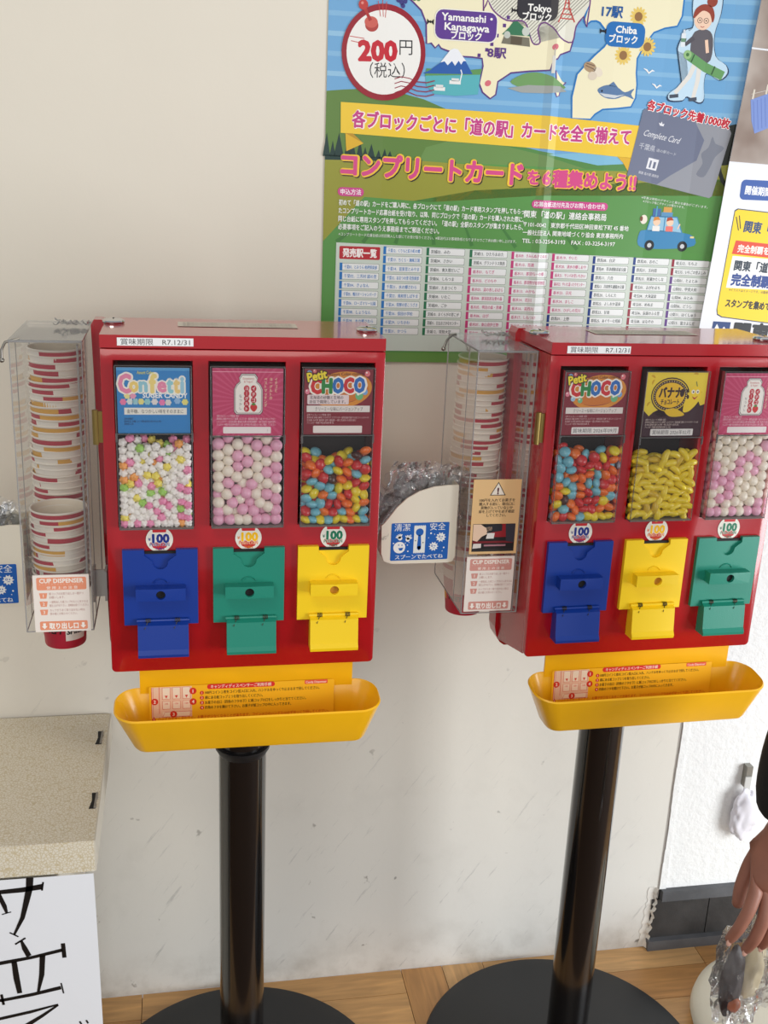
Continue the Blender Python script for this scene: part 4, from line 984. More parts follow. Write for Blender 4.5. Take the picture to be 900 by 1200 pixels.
# map
p = Print()
mp_ = [(78, 620), (76, 580), (82, 545), (92, 528), (112, 516), (130, 505), (141, 492), (146, 470), (145, 445), (145, 436), (147, 454), (161, 461), (163, 453), (196, 447), (207, 447), (227, 446), (231, 438), (228, 420), (225, 412), (231, 400), (243, 392), (251, 398), (253, 416), (272, 429), (300, 433), (330, 434), (334, 450), (340, 452), (345, 458), (360, 464), (363, 477), (366, 500), (372, 512), (378, 520), (388, 560), (390, 620)]
mp_ = [(78, 899), (76, 560), (84, 540), (96, 528), (118, 516), (133, 504), (141, 488), (143, 461), (150, 462), (156, 456), (161, 461), (165, 456), (180, 452), (196, 447), (212, 447), (227, 446), (229, 436), (225, 412), (231, 400), (243, 392), (251, 398), (253, 416), (272, 429), (300, 433), (331, 436), (335, 450), (341, 452), (345, 458), (360, 464), (363, 477), (366, 500), (374, 530), (390, 899)]
p.poly(mp_, CRM, 1); p.line(mp_, 2.2, PUR, 2)
hat = [(218, 899), (222, 540), (230, 524), (240, 510), (260, 499), (283, 500), (292, 492), (298, 478), (304, 470), (313, 473), (308, 490), (316, 500), (330, 494), (343, 481), (362, 476), (366, 498), (376, 512), (384, 530), (380, 899)]
p.poly(hat, (226, 224, 208), 3)
ck = lambda x: sum(1 for _ in x)
def inside(x, y, P):
    c = False; n = len(P)
    for i in range(n):
        (x1, y1), (x2, y2) = P[i], P[(i+1) % n]
        if (y1 > y) != (y2 > y) and x < (x2-x1)*(y-y1)/(y2-y1)+x1: c = not c
    return c
for k in range(60):                                        # slanted hatching clipped to the area
    c0 = 150+k*5.2; run = None
    for t in range(0, 72):
        x, y = c0-250+470/1.0*0+ (t*1.6)+ (k*0), 468+t*1.6
        x = c0-200+y-468+60
        ins = inside(x, y, hat) and y < 590
        if ins and run is None: run = (x, y)
        if (not ins or t == 71) and run: p.line([run, (x, y)], 1.1, (150, 146, 134), 4); run = None
p.line(smooth_line(hat, 3, False), 2.0, (112, 62, 126), 5)
p.line([(262, 534), (258, 520), (262, 506)], .1, PUR, 5)
for a in ((262, 503), (257, 492), (247, 478), (240, 466), (233, 458), (222, 450)): p.rect(a[0]-2.4, a[1]-2.4, a[0]+2.4, a[1]+2.4, PUR, 5)
ch = [(384, 899), (385, 560), (383, 530), (377, 505), (381, 500), (388, 506), (396, 507), (402, 505), (413, 494), (422, 488), (412, 473), (399, 461), (384, 445), (374, 433), (369, 401), (372, 371), (401, 371), (408, 379), (419, 386), (445, 389), (464, 392), (470, 405), (470, 424), (467, 440), (466, 460), (476, 480), (488, 497), (505, 504), (524, 508), (530, 522), (530, 545), (520, 560), (516, 899)]
p.poly(ch, CRM, 1); p.line(ch, 2.4, (38, 120, 190), 2)
p.poly([(340, 436), (343, 418), (341, 408), (345, 400), (349, 402), (350, 412), (356, 420), (352, 422)], CRM, 1); p.line([(340, 436), (343, 418), (341, 408), (345, 400), (349, 402), (350, 412), (358, 421)], 1.8, (110, 70, 140), 2)
# lake, mountain and boats
p.poly([(143, 420), (226, 426), (224, 397), (190, 393), (158, 394), (146, 404)], (88, 176, 184), 3)
p.poly([(143, 418), (226, 424), (228, 432), (200, 428), (145, 428)], (96, 148, 86), 4); p.poly([(140, 421), (150, 426), (171, 441), (181, 452), (191, 452), (201, 443), (214, 424)], (40, 92, 168), 5)
p.poly([(165, 437), (179, 455), (184, 457), (190, 456), (203, 441), (199, 441), (196, 436), (192, 441), (187, 434), (182, 440), (176, 434), (171, 439)], (236, 238, 242), 6)
for u, w_ in ((165, 402), (188, 412)): p.rect(u-8, w_-3, u+9, w_+2, (234, 234, 230), 5); p.rect(u-5, w_+1, u+6, w_+5, (222, 224, 222), 5)
p.line([(196, 414), (198, 424), (196, 429)], 1.6, (240, 240, 238), 6)
for u, w_ in ((285, 443-13), ): pass
p.poly(smooth_line([(272, 417), (290, 428), (312, 432), (334, 428), (352, 418), (356, 412), (320, 410), (290, 410)], 3), (112, 156, 96), 3); p.poly([(268, 408), (300, 414), (350, 415), (360, 408), (330, 404), (290, 403)], (160, 164, 160), 4)
p.rect(333, 432, 338, 456, (230, 228, 220), 5); p.rect(335, 456, 336.4, 466, (200, 196, 190), 5)
for u, w_ in ((238, 413), (336, 468)): p.disc(u, w_, 5, (214, 110, 122), 3, ry=4, rot=.5, n=14)
# roof shrine
p.poly([(254, 468), (298, 466), (296, 478), (258, 480)], (120, 116, 100), 6); p.poly([(254, 480), (264, 490), (270, 498), (276, 499), (286, 492), (298, 480)], (56, 118, 84), 7); p.disc(290, 486, 6, (200, 206, 196), 8, n=12); p.disc(262, 480, 5, (190, 196, 186), 8, n=12); p.rect(268, 468, 285, 478, (92, 82, 66), 8)
# red lattice tower
p.line([(337, 501), (345, 520), (348, 540)], 2, (196, 74, 66), 6); p.line([(363, 503), (353, 521), (350, 540)], 2, (196, 74, 66), 6)
for w_ in (507, 513, 520, 528): p.line([(350-(540-w_)*.33, w_), (350+(540-w_)*.33, w_)], 1.6, (196, 74, 66), 6)
# grapes and leaves at the top
for u, w_ in ((104, 512), (109, 514), (99, 515), (104, 518), (112, 519), (97, 520), (106, 508)): p.disc(u, w_, 3.2, (62, 60, 128), 3, n=10)
for u in (122, 128): p.disc(u, 519, 3.6, (96, 140, 76), 3, n=10)
# sunflowers, shells, fish, gulls
for u, w_ in ((461, 517), (480, 477), (443, 463)):
    for k in range(14): p.disc(u+9*math.cos(k*PI/7), w_+9*math.sin(k*PI/7), 4.6, (232, 200, 104), 5, ry=2, rot=k*PI/7, n=10)
    p.disc(u, w_, 6.3, (150, 110, 66), 6, n=18)
p.disc(393, 444, 10, (176, 148, 116), 5, ry=7, rot=-.3); p.line([(386, 446), (400, 441)], 1.2, (110, 86, 70), 6); p.line([(387, 449), (400, 446)], 1.2, (110, 86, 70), 6); p.disc(398, 432, 7, (220, 206, 186), 6, ry=6); p.disc(406, 438, 8, (232, 220, 200), 5, ry=6, rot=-.6)
fish = smooth_line([(408, 412), (414, 418), (426, 421), (440, 418), (452, 412), (466, 418), (462, 410), (467, 403), (452, 407), (438, 402), (420, 403)], 3)
p.poly(fish, (92, 124, 164), 5); p.poly([(411, 409), (440, 407), (452, 409), (436, 403), (420, 404)], (206, 212, 216), 6); p.poly([(424, 420), (432, 426), (440, 418)], (92, 124, 164), 5); p.disc(415, 412, 1.6, (30, 30, 40), 7, n=8)
for u, w_, s in ((487, 443, 1), (502, 423, .9)): p.line([(u-9*s, w_+4*s), (u-4*s, w_+2*s), (u, w_-2*s), (u+5*s, w_+2*s), (u+9*s, w_+1*s)], [.6, 2.4, 2.6, 2.4, .6], (240, 240, 238), 5)
pp('map_print', p)
# block name tags
def tag_print(box_, c, lines, tie, edge=None):
    p = Print()
    if edge: p.rrect(box_[0]-1.5, box_[1]-1.5, box_[2]+1.5, box_[3]+1.5, 12, edge, 1)
    p.rrect(*box_, 11, c, 2)
    for t_, u, w_, h, wd in lines: p.text(t_, u, w_, h, (244, 242, 236), 3, width=wd, bold=.03)
    u, w_ = tie
    p.poly([(u-5, w_+4), (u-1, w_), (u-5, w_-4)], (30, 28, 34), 3); p.poly([(u+5, w_+4), (u+1, w_), (u+5, w_-4)], (30, 28, 34), 3); p.disc(u, w_, 1.8, (30, 28, 34), 3, n=8)
    pp('block_name_tag', p)
tag_print((154.5, 468.5, 245.5, 507.5), (94, 58, 142), (('Yamanashi・', 163, 499, 13.5, 76), ('Kanagawa', 168, 486, 13.5, 67), ('ブロック', 178, 475, 12.5, 46)), (147, 490), (240, 236, 224))
tag_print((274, 502, 335, 545), (50, 48, 54), (('Tokyo', 290, 518.5, 13.5, 36), ('ブロック', 283, 506.5, 12.5, 44)), (271, 513))
tag_print((412, 474, 474, 508), (38, 112, 182), (('Chiba', 427, 498, 13.5, 34), ('ブロック', 418, 485, 12.5, 45)), (408, 494))
LB['station_count'] = 18
p = Print(); p.text('8駅', 234, 455, 15.5, PUR, 3, width=29, bold=.03); pp('station_count', p)
p = Print(); p.text('17駅', 403, 521, 17, (30, 88, 156), 3, width=33, bold=.03); pp('station_count', p)
# round price badge
p = Print(); p.disc(81, 445, 61, (150, 26, 44), 1, ry=64, n=48); p.disc(81, 445, 54, (240, 238, 232), 2, ry=56, n=48)
p.text('200', 43, 446, 36, (196, 32, 50), 3, width=58, bold=.055, rot=.04); p.text('円', 103, 454, 23, (40, 40, 44), 3, bold=.012, rot=.04); p.text('（税込）', 87, 422, 22, (40, 40, 44), 3, width=52, bold=.012, align='c', rot=.04)
for k in range(4): p.line([(98+k*.4, 411-k*6.2), (108, 414.5-k*6.2), (120, 413-k*6.2), (132, 409-k*6.2), (146, 408.5-k*6.2), (158, 412-k*6.2)], 1.3, (150, 32, 56), 4)
p.disc(62, 480, 9.5, (176, 66, 60), 5, ry=8.5); p.disc(61, 484, 9.5, (204, 96, 84), 6, ry=7.5); p.line([(60, 486), (54, 496), (50, 504)], [5, 4, 7], (176, 52, 50), 7); p.disc(49, 506, 6.8, (190, 60, 56), 8, n=18); p.disc(47.5, 508, 2, (226, 140, 130), 9, n=8)
for a, b in (((74, 492), (70, 512)), ((78, 492), (76, 516)), ((33, 458), (54, 455)), ((31, 464), (52, 462)), ((81, 491), (82, 512))): p.line([a, b], 1.0, (196, 60, 60), 4)
pp('price_badge', p)
# yellow banner and title
p = Print(); p.poly([(21, 376), (22, 334), (330, 326), (484, 318), (484, 366), (329, 373)], (238, 200, 60), 1); p.poly([(29, 334), (56, 321), (31, 309)], (222, 176, 44), 1); p.poly([(29, 334), (56, 321), (40, 334)], (190, 146, 40), 2); p.poly([(450, 320), (484, 319), (471, 298), (460, 312)], (222, 176, 44), 1)
s_ = '各ブロックごとに「道の駅」カードを全て揃えて'
for c_, b_, L_ in (((250, 236, 226), .085, 3), ((196, 64, 134), .032, 4)):
    p.text('各ブロックごとに「道の駅」カードを全て揃えて', 38, 354, 24.5, c_, L_, width=431, bold=b_, rot=-.012)
pp('banner_print', p)
p = Print()
for c_, b_, L_, dx in (((40, 26, 40), .095, 2, 1.6), ((240, 196, 60), .10, 3, 0), ((214, 76, 136), .045, 4, 0)):
    p.text('コンプリートカード', 23+dx, 291-dx, 35, c_, L_, width=280, bold=b_, rot=-.012); p.text('を', 309+dx, 284.3-dx, 23, c_, L_, width=20, bold=b_); p.text('6', 332+dx, 284.3-dx, 27, c_, L_, width=15, bold=b_); p.text('種集めよう!!', 349+dx, 284-dx, 27, c_, L_, width=137, bold=b_, rot=-.006)
p.rrect(20, 246, 59, 258.5, 6, (206, 72, 140), 2); p.text('申込方法', 39.5, 252.3, 8.6, (246, 236, 240), 3, width=31, bold=.02, align='c')
p.rrect(320, 239.5, 443, 251.5, 6, (206, 72, 140), 2); p.text('応募台紙送付先及びお問い合わせ先', 381, 245.6, 8.2, (246, 236, 240), 3, width=115, bold=.02, align='c')
WH = (240, 242, 236)
for i, (s, wd) in enumerate((('初めて「道の駅」カードをご購入時に、各ブロックにて「道の駅」カード専用スタンプを押してもらっ', 287), ('たコンプリートカード応募台紙を受け取り、以降、同じブロックで「道の駅」カードを購入された際に、', 287), ('同じ台紙に専用スタンプを押してもらってください。「道の駅」全駅のスタンプが集まりましたら、', 287), ('必要事項をご記入のうえ事務局までご郵送ください。', 155))):
    p.text(s, 22, 237-i*11.6, 9.0, WH, 9, width=wd, bold=.018, rot=-.012)
p.text('※コンプリートカード応募台紙は初回購入した駅にてお受け取りください。※郵送代はお客様負担となりますのでご了承お願い申し上げます。', 23, 191.5, 5.2, WH, 9, width=277, bold=.008, rot=-.01)
for i, (s, wd, h) in enumerate((('関東「道の駅」連絡会事務局', 133, 11.5), ('〒101-0042　東京都千代田区神田東松下町 45 番地', 172, 8.4), ('一般社団法人 関東地域づくり協会 東京事務所内', 164, 8.4), ('TEL : 03-3254-3193　FAX : 03-3254-3197', 152, 8.4))): p.text(s, 309, 230.5-i*12.2-(3 if i else 0), h, WH, 9, width=wd, bold=.018, rot=-.006)
p.text('各ブロック先着1000枚', 490, 397, 15, (250, 240, 236), 9, width=137, bold=.10, rot=-.165); p.text('各ブロック先着1000枚', 490, 397, 15, (196, 34, 54), 10, width=136, bold=.04, rot=-.165)
pp('lettering', p)
# silver card picture
p = Print(); cd = [(488, 391), (625, 367), (628, 362), (611, 268), (607, 265), (474, 290), (469, 294), (484, 388)]
p.poly(cd, (150, 152, 160), 1); p.poly([(488, 391), (570, 377), (588, 350), (580, 320), (540, 296), (520, 282), (474, 290), (469, 294), (484, 388)], (112, 118, 140), 2)
p.poly(smooth_line([(600, 356), (606, 346), (620, 340), (608, 326), (602, 310), (594, 296), (582, 300), (590, 316), (586, 330), (596, 340)], 3), (126, 130, 142), 2)
p.text('Complete Card', 490, 357, 13, (232, 232, 236), 4, width=60, bold=0, rot=-.16, shear=.35); p.poly([(512, 372), (514, 368), (520, 367), (521, 371), (518, 370), (516.6, 374), (515, 371)], (232, 232, 236), 4)
p.text('千葉県', 484, 338, 10, (206, 208, 216), 4, width=27, rot=-.16); p.text('道の駅カード', 513, 332.5, 5, (206, 208, 216), 4, width=33, rot=-.16)
p.poly([(502, 321), (519, 318), (516, 302), (499, 305)], (232, 232, 236), 4); p.poly([(505, 317), (508, 316.5), (506, 306), (503, 306.5)], (112, 118, 140), 5); p.poly([(511, 315), (515, 314.5), (513.5, 305), (509.5, 305.7)], (112, 118, 140), 5)
p.text('関東 道の駅 連絡会', 488, 299, 4.6, (220, 220, 226), 4, width=34, rot=-.16)
p.text('※写真は実際のデザインと異なる場合がございます。', 497, 262, 4.2, WH, 9, width=110, bold=.004, rot=-.1); p.text('※ブロック毎にデザインが異なります。', 500, 256.5, 4.2, WH, 9, width=70, bold=.004, rot=-.1)
pp('card_picture', p)
# walker picture
p = Print()
ol = smooth_line([(548, 560), (544, 535), (549, 512), (543, 503), (538, 505), (530, 488), (528, 474), (540, 470), (546, 455), (548, 440), (536, 424), (521, 412), (524, 403), (545, 404), (552, 410), (572, 402), (580, 408), (577, 430), (580, 446), (600, 436), (612, 446), (608, 458), (590, 470), (584, 500), (590, 530), (586, 560)], 3)
p.poly(ol, (40, 54, 84), 1); p.poly([(555+(x-562)*.96+7, 480+(y-480)*.975) for x, y in ol], (196, 222, 238), 2)
p.line([(560, 462), (552, 440), (532, 415)], [8, 7, 6], (226, 222, 214), 3); p.line([(566, 462), (566, 435), (562, 410)], [8, 7, 6], (226, 222, 214), 3); p.line([(524, 410), (538, 412)], 5, (70, 78, 92), 4); p.line([(556, 407), (568, 409)], 5, (70, 78, 92), 4)
p.poly(smooth_line([(552, 502), (572, 506), (582, 494), (582, 464), (566, 458), (552, 464), (548, 484)], 3), (96, 92, 98), 4)
p.line([(552, 494), (540, 484), (538, 492)], [7, 6, 5], (84, 80, 88), 5); p.rect(532, 480, 539, 499, (226, 232, 236), 6); p.rect(534, 499, 537.5, 504, (206, 214, 220), 6); p.rect(532, 487, 539, 492, (110, 150, 120), 7)
p.line([(545, 470), (575, 454), (604, 443)], 13, (104, 158, 98), 6); p.disc(545, 470, 6.4, (150, 190, 130), 7, ry=6.4, n=16); p.disc(545, 470, 2.6, (70, 116, 70), 8, n=10); p.line([(556, 471), (552, 460)], 2, (58, 92, 60), 8); p.line([(590, 456), (586, 444)], 2, (58, 92, 60), 8)
p.disc(563, 519, 14, (240, 204, 178), 7, ry=14); p.poly(smooth_line([(548, 520), (549, 532), (560, 540), (574, 538), (580, 526), (578, 516), (572, 528), (560, 531)], 4), (150, 66, 50), 8); p.disc(574, 545, 8, (150, 66, 50), 8)
for u in (558, 568): p.ring(u, 518, 3.6, .7, (60, 40, 40), 9, 14); p.disc(u, 518, 1.1, (50, 30, 30), 9, n=8)
p.line([(560, 510), (563, 508.6), (566, 510)], .9, (170, 60, 50), 9); p.line([(572, 492), (576, 474)], 5, (240, 204, 178), 8)
pp('walker_picture', p)
# car picture
p = Print(); CB = (62, 136, 184)
p.poly(smooth_line([(500, 190), (500, 208), (508, 213), (540, 213), (570, 211), (590, 206), (593, 192), (560, 186), (520, 185)], 3), CB, 2); p.poly([(512, 212), (517, 234), (560, 234), (570, 211)], (150, 196, 220), 2); p.line([(512, 212), (517, 234), (560, 234), (571, 210)], 1.8, CB, 3); p.line([(540, 234), (540, 212)], 1.6, CB, 3)
for u in (519, 574): p.disc(u, 190, 8, (34, 36, 40), 4, n=22); p.disc(u, 190, 3.6, (206, 208, 210), 5, n=14)
for u, w_, hc in ((527, 226, (216, 140, 60)), (549, 226, (180, 70, 40))): p.disc(u, w_, 6, (244, 208, 178), 4, n=16); p.poly([(u-6, w_+1), (u-5, w_+7), (u+2, w_+8), (u+6, w_+3), (u, w_+3)], hc, 5); p.rect(u-6, w_-14, u+6, w_-6, (236, 120, 110) if u > 540 else (240, 236, 230), 3)
p.disc(505, 229, 6, (236, 226, 210), 4, ry=7, n=16); p.disc(501, 230, 2.4, (120, 70, 40), 5, ry=4, n=10); p.rect(519, 234, 532, 246, (70, 110, 170), 3); p.rect(533, 234, 552, 241, (96, 150, 190), 3); p.rect(536, 241, 550, 249, (214, 160, 80), 3); p.rect(524, 234, 526, 250, (90, 170, 190), 4); p.line([(563, 216), (566, 224)], 2, (244, 208, 178), 4)
p.rect(585, 203, 591, 206, (240, 220, 150), 4)
pp('car_picture', p)
# station table
p = Print(); p.poly([(20, -8+26), (20, 179), (640, 168), (640, 16)], (206, 216, 204), 10)
p.rrect(25, 155, 87, 174, 2, (186, 34, 48), 11); p.text('発売駅一覧', 56, 164.5, 13.5, (250, 240, 236), 12, width=52, bold=.035, align='c')
CB_, CG, CP, CN, CM, CV = (36, 118, 190), (40, 116, 78), (196, 60, 120), (36, 64, 132), (150, 44, 62), (104, 70, 140)
cols_ = [(26, 148, [(CB_, s) for s in '千葉01．とみうら 枇杷倶楽部|千葉02．三芳村 鄙の里|千葉04．きょなん|千葉05．鴨川オーシャンパーク|千葉06．ローズマリー公園|千葉08．しょうなん|千葉09．水の郷さわら|千葉10．やちよ'.split('|')]),
 (92, 174, [(CB_, s) for s in '千葉12．くりもと紅小町の郷|千葉13．ちくら・潮風王国|千葉14．富楽里とみやま|千葉15．おおつの里 花倶楽部|千葉21．水の郷さわら|千葉22．風和里しばやま|千葉24．発酵の里こうざき|千葉26．保田小学校|千葉29．いちかわ|千葉31．かつら'.split('|')]),
 (159, 174, [(CG, s) for s in '茨城02．みわ|茨城04．さかい|茨城05．奥久慈だいご|茨城06．しもつま|茨城07．たまつくり|茨城08．いたこ|茨城09．ごか|茨城10．まくらがの里こが|茨城11．日立おさかなセンター|茨城12．常陸大宮'.split('|')]),
 (227, 173, [(CG, '茨城13．ひたちおおた'), (CG, '茨城14．グランテラス筑西')]+[(CP, s) for s in '栃木01．もてぎ|栃木02．どのもや|栃木03．湯の香しおばら|栃木04．那須高原友愛の森|栃木05．明治の森・黒磯|栃木06．はが|栃木07．東山道伊王野|栃木08．きつれがわ'.split('|')]),
 (294, 172, [(CP, s) for s in '栃木09．きみんぬき たぬま|栃木10．喜連|栃木11．那須与一の郷|栃木12．那須野が原博物館|栃木13．みかも|栃木14．思川|栃木16．湯西川|栃木17．しもつけ|栃木18．うつのみや|栃木19．ろまんちっく村'.split('|')]),
 (360, 171, [(CP, s) for s in '栃木19．やいた|栃木20．湧水の郷しおや|栃木21．サシバの里いちかい|栃木22．やいた湯ったりセンター|栃木23．日光|栃木24．ましこ|栃木25．ひがしの荒川'.split('|')]+[(CN, '群馬01．上野'), (CN, '群馬02．白沢'), (CN, '群馬03．川場田園プラザ')]),
 (427, 169, [(CN, s) for s in '群馬08．白沢|群馬09．草津運動茶屋公園|群馬11．六合|群馬13．月夜野矢瀬親水公園|群馬20．しもにた|群馬22．よしおか温泉|群馬23．甘楽|群馬25．あぐりーむ昭和|群馬28．みどりの中之条'.split('|')]),
 (495, 169, [(CN, '群馬30．おのこ'), (CN, '群馬31．玉村宿'), (CN, '群馬33．尾瀬かたしな')]+[(CM, s) for s in '埼玉01．おがわまち|埼玉04．大滝温泉|埼玉05．めぬま|埼玉06．童謡のふる里|埼玉08．はなぞの|埼玉19．庄和'.split('|')]),
 (560, 168, [(CM, '埼玉12．ちちぶ'), (CM, '埼玉15．いちごの里よしみ')]+[(CV, s) for s in '山梨01．とよとみ|山梨03．甲斐大和|山梨04．みとみ|山梨06．どうし|山梨11．はくしゅう|山梨13．富士よしだ'.split('|')])]
for u, w0, rows in cols_:
    for i, (c, s) in enumerate(rows):
        w_ = w0-i*13.5-4
        p.rrect(u+1, w_-5.6, u+60.5, w_+5.2, 1.6, (128, 140, 130), 11); p.rrect(u+1.6, w_-5.0, u+59.9, w_+4.6, 1.4, (236, 238, 236), 12); p.rect(u, w_-6, u+4.3, w_+5.6, c, 13)
        p.text(s, u+7, w_-.3, 6.2, c if c in (CP, CB_) else (44, 60, 60), 13, width=min(50, 4.3*len(s)), bold=.022)
p.rect(0, 0, 651, 15, (104, 152, 72), 11)
pp('station_table', p)

# ---------------------------------------------------------------- second poster, at the right edge
RP = Vector((.80, 0, 1.0))
rp = empty('poster', (.93, 0, 1.0), 0, 'white and yellow stamp campaign poster cut off at the right edge, over the map poster', 'poster')
def rdep(x, z): return .0205+.004*math.sin((z-1.2)*9)
def rframe(u, w, h): return Vector((u, -.0215-h, w))        # absolute metres
bm = bmesh.new(); oL = [(.8175, 1.05), (.8225, 1.22), (.830, 1.35), (.8372, 1.4868), (.846, 1.60), (.8491, 1.6516), (.858, 1.78), (1.24, 1.76), (1.20, 1.02)]
prism(oL, -.0214, -.0206, bm)
def rchild(o): o.location = -rp.location; return o
rchild(new_obj('paper', bm, ink((236, 238, 242), .45), rp))
RX = 6.1/100
def rr_(pts): return pts
p = Print(); 
p.rrect(862, 1432, 1010, 1462, 7, (54, 92, 168), 2); p.text('開催期間', 870, 1447, 14, (240, 242, 246), 3, width=44, bold=.03, rot=-.05)
yl = [(858, 1414), (863, 1417), (1150, 1398), (1140, 1222), (860, 1250), (852, 1254), (850, 1262)]
p.poly([(x-1.2 if x < 900 else x, y+(1.5 if y > 1350 else -1.5)) for x, y in yl], (60, 70, 90), 1); p.poly(yl, (250, 214, 34), 2)
p.line([(866, 1408), (871, 1388)], 1.6, (50, 50, 50), 3); p.line([(861, 1406), (868, 1385)], 1.6, (50, 50, 50), 3)
p.text('関東「道の駅」', 877, 1392, 19, (44, 74, 120), 4, width=100, bold=.03, rot=-.07)
p.poly([(866, 1370), (1000, 1361), (998, 1340), (862, 1349)], (226, 74, 48), 3); p.text('完全制覇を達成', 871, 1358, 13, (252, 240, 232), 4, width=78, bold=.03, rot=-.06)
p.poly([(864, 1346), (1100, 1334), (1095, 1290), (860, 1296)], (244, 244, 242), 3); p.text('関東「道の駅」', 869, 1331.5, 17, (36, 50, 66), 4, width=96, bold=.035, rot=-.05); p.text('完全制覇認定証', 867, 1309.5, 20, (32, 66, 140), 4, width=122, bold=.045, rot=-.05)
p.text('※イラストはイメージです。47都県 全駅制覇の', 866, 1293, 5, (90, 90, 90), 4, width=92, bold=.004, rot=-.05)
p.text('スタンプを集めて応募', 863, 1272, 14, (34, 34, 36), 4, width=100, bold=.035, rot=-.06)
p.poly([(846, 1242), (877, 1241), (875, 1208), (844, 1209)], (28, 62, 122), 3)
p.poly([(849, 1212), (850, 1222), (848, 1226), (850, 1232), (853, 1238), (857, 1232), (858, 1226), (856, 1222), (856, 1212)], (238, 240, 242), 4); p.poly([(859, 1212), (859, 1222), (857, 1222), (866, 1234), (876, 1222), (873, 1222), (873, 1212)], (238, 240, 242), 4); p.poly([(863, 1212), (866, 1221), (870, 1212)], (28, 62, 122), 5)
p.text('関東「道の駅」', 883, 1226, 33, (30, 32, 36), 4, width=212, bold=.045, rot=-.04)
rchild(p.build('poster_print', rp, rframe))
PH = bpy.data.materials.new('brown_photo_print'); PH.use_nodes = True; N, L = nodes(PH); b = N['Principled BSDF']; b.inputs['Roughness'].default_value = .35
tc = N.new('ShaderNodeTexCoord'); n_ = N.new('ShaderNodeTexNoise'); n_.inputs['Scale'].default_value = 9; n_.inputs['Detail'].default_value = 3; r_ = N.new('ShaderNodeValToRGB')
r_.color_ramp.elements[0].position = .35; r_.color_ramp.elements[0].color = (*lin((128, 106, 92)), 1); r_.color_ramp.elements[1].position = .65; r_.color_ramp.elements[1].color = (*lin((190, 178, 168)), 1)
L(tc.outputs['Object'], n_.inputs['Vector']); L(n_.outputs['Fac'], r_.inputs[0]); L(r_.outputs[0], b.inputs['Base Color'])
bm = prism([(.8374, 1.4880), (.846, 1.60), (.8489, 1.6490), (1.23, 1.632), (1.22, 1.476)], -.0222, -.0216)
rchild(new_obj('photo_print', bm, PH, rp)); bm = prism([(.8491, 1.6516), (.858, 1.78), (1.24, 1.76), (1.235, 1.636)], -.0224, -.0216); rchild(new_obj('photo_print', bm, PH, rp))
p = Print(); p.poly([(858, 1578), (890, 1590), (901, 1542), (872, 1530), (864, 1548)], (120, 144, 206), 10)
for k in range(5): p.line([(863+k*6, 1576+k*2.3), (871+k*6, 1534+k*2.3)], 1.0, (98, 122, 190), 11)
for u, w_ in ((861, 1584), (882, 1592)): p.line([(u, w_-5), (u+1, w_+9)], 3.2, (214, 204, 188), 12)
p.line([(858, 1586), (925, 1604)], .8, (210, 200, 190), 11); p.poly([(884, 1636), (892, 1642), (930, 1644), (930, 1618), (894, 1616), (886, 1624)], (150, 196, 178), 10)
p.poly([(897, 1560), (905, 1572), (930, 1570), (930, 1530), (902, 1536)], (226, 190, 164), 12)
rchild(p.build('washing_line_print', rp, rframe))

# ---------------------------------------------------------------- cream crackle box with a paper sign
CRK = bpy.data.materials.new('crackle_leatherette'); CRK.use_nodes = True; N, L = nodes(CRK); b = N['Principled BSDF']; b.inputs['Roughness'].default_value = .42
tc = N.new('ShaderNodeTexCoord'); v_ = N.new('ShaderNodeTexVoronoi'); v_.feature = 'DISTANCE_TO_EDGE'; v_.inputs['Scale'].default_value = 230
nz = N.new('ShaderNodeTexNoise'); nz.inputs['Scale'].default_value = 40; mx = N.new('ShaderNodeMix'); mx.data_type = 'RGBA'; mx.inputs[0].default_value = .012
L(tc.outputs['Object'], mx.inputs[6]); L(tc.outputs['Object'], nz.inputs['Vector']); L(nz.outputs['Color'], mx.inputs[7]); L(mx.outputs[2], v_.inputs['Vector'])
r_ = N.new('ShaderNodeValToRGB'); r_.color_ramp.elements[0].position = .02; r_.color_ramp.elements[0].color = (*lin((204, 188, 152)), 1); r_.color_ramp.elements[1].position = .14; r_.color_ramp.elements[1].color = (*lin((226, 218, 200)), 1)
L(v_.outputs['Distance'], r_.inputs[0]); L(r_.outputs[0], b.inputs['Base Color']); bp = N.new('ShaderNodeBump'); bp.inputs['Strength'].default_value = .35; bp.inputs['Distance'].default_value = .001; L(r_.outputs[0], bp.inputs['Height']); L(bp.outputs[0], b.inputs['Normal'])
bx = empty('storage_box', (-.42, -.18, 0), 0, 'cream crackle textured box against the wall at lower left', 'storage box')
Tb = Matrix.Translation((.42, .18, 0))
bm = box((-.72, -.3585, .5295), (-.1265, -.004, .5775), .0012, 1); new_obj('lid', bm, CRK, bx, T=Tb)
new_obj('lid_edge', box((-.1268, -.3580, .530), (-.1245, -.005, .5770)), mat('cardboard_edge', (208, 200, 184), .7), bx, T=Tb)
new_obj('body', box((-.715, -.3500, 0), (-.178, -.006, .5300), .001, 1), mat('box_body_cream', (214, 206, 190), .6), bx, T=Tb)
for (hx_, hy_) in ((-.1385, -.083), (-.1345, -.262)):
    bm = prism_z([(hx_-.0045, hy_-.020), (hx_+.0050, hy_-.020), (hx_+.0035, hy_-.006), (hx_+.0055, hy_+.006), (hx_+.0050, hy_+.020), (hx_-.0030, hy_+.020), (hx_-.0015, hy_)], .5776, .5782)
    o = new_obj('fastener_slot', bm, DARK, bx, T=Tb)
    bm = prism_z([(hx_+.0022, hy_-.019), (hx_+.0056, hy_-.019), (hx_+.0044, hy_-.004), (hx_+.0062, hy_+.006), (hx_+.0056, hy_+.019), (hx_+.0030, hy_+.019)], .5780, .5796)
    new_obj('clip', bm, mat('clip_grey', (140, 134, 124), .5), o, T=Tb)
sg = empty('paper_sign', (-.40, -.3615, .05), 0, 'white paper sign with black brush lettering on the front of the cream box', 'sign')
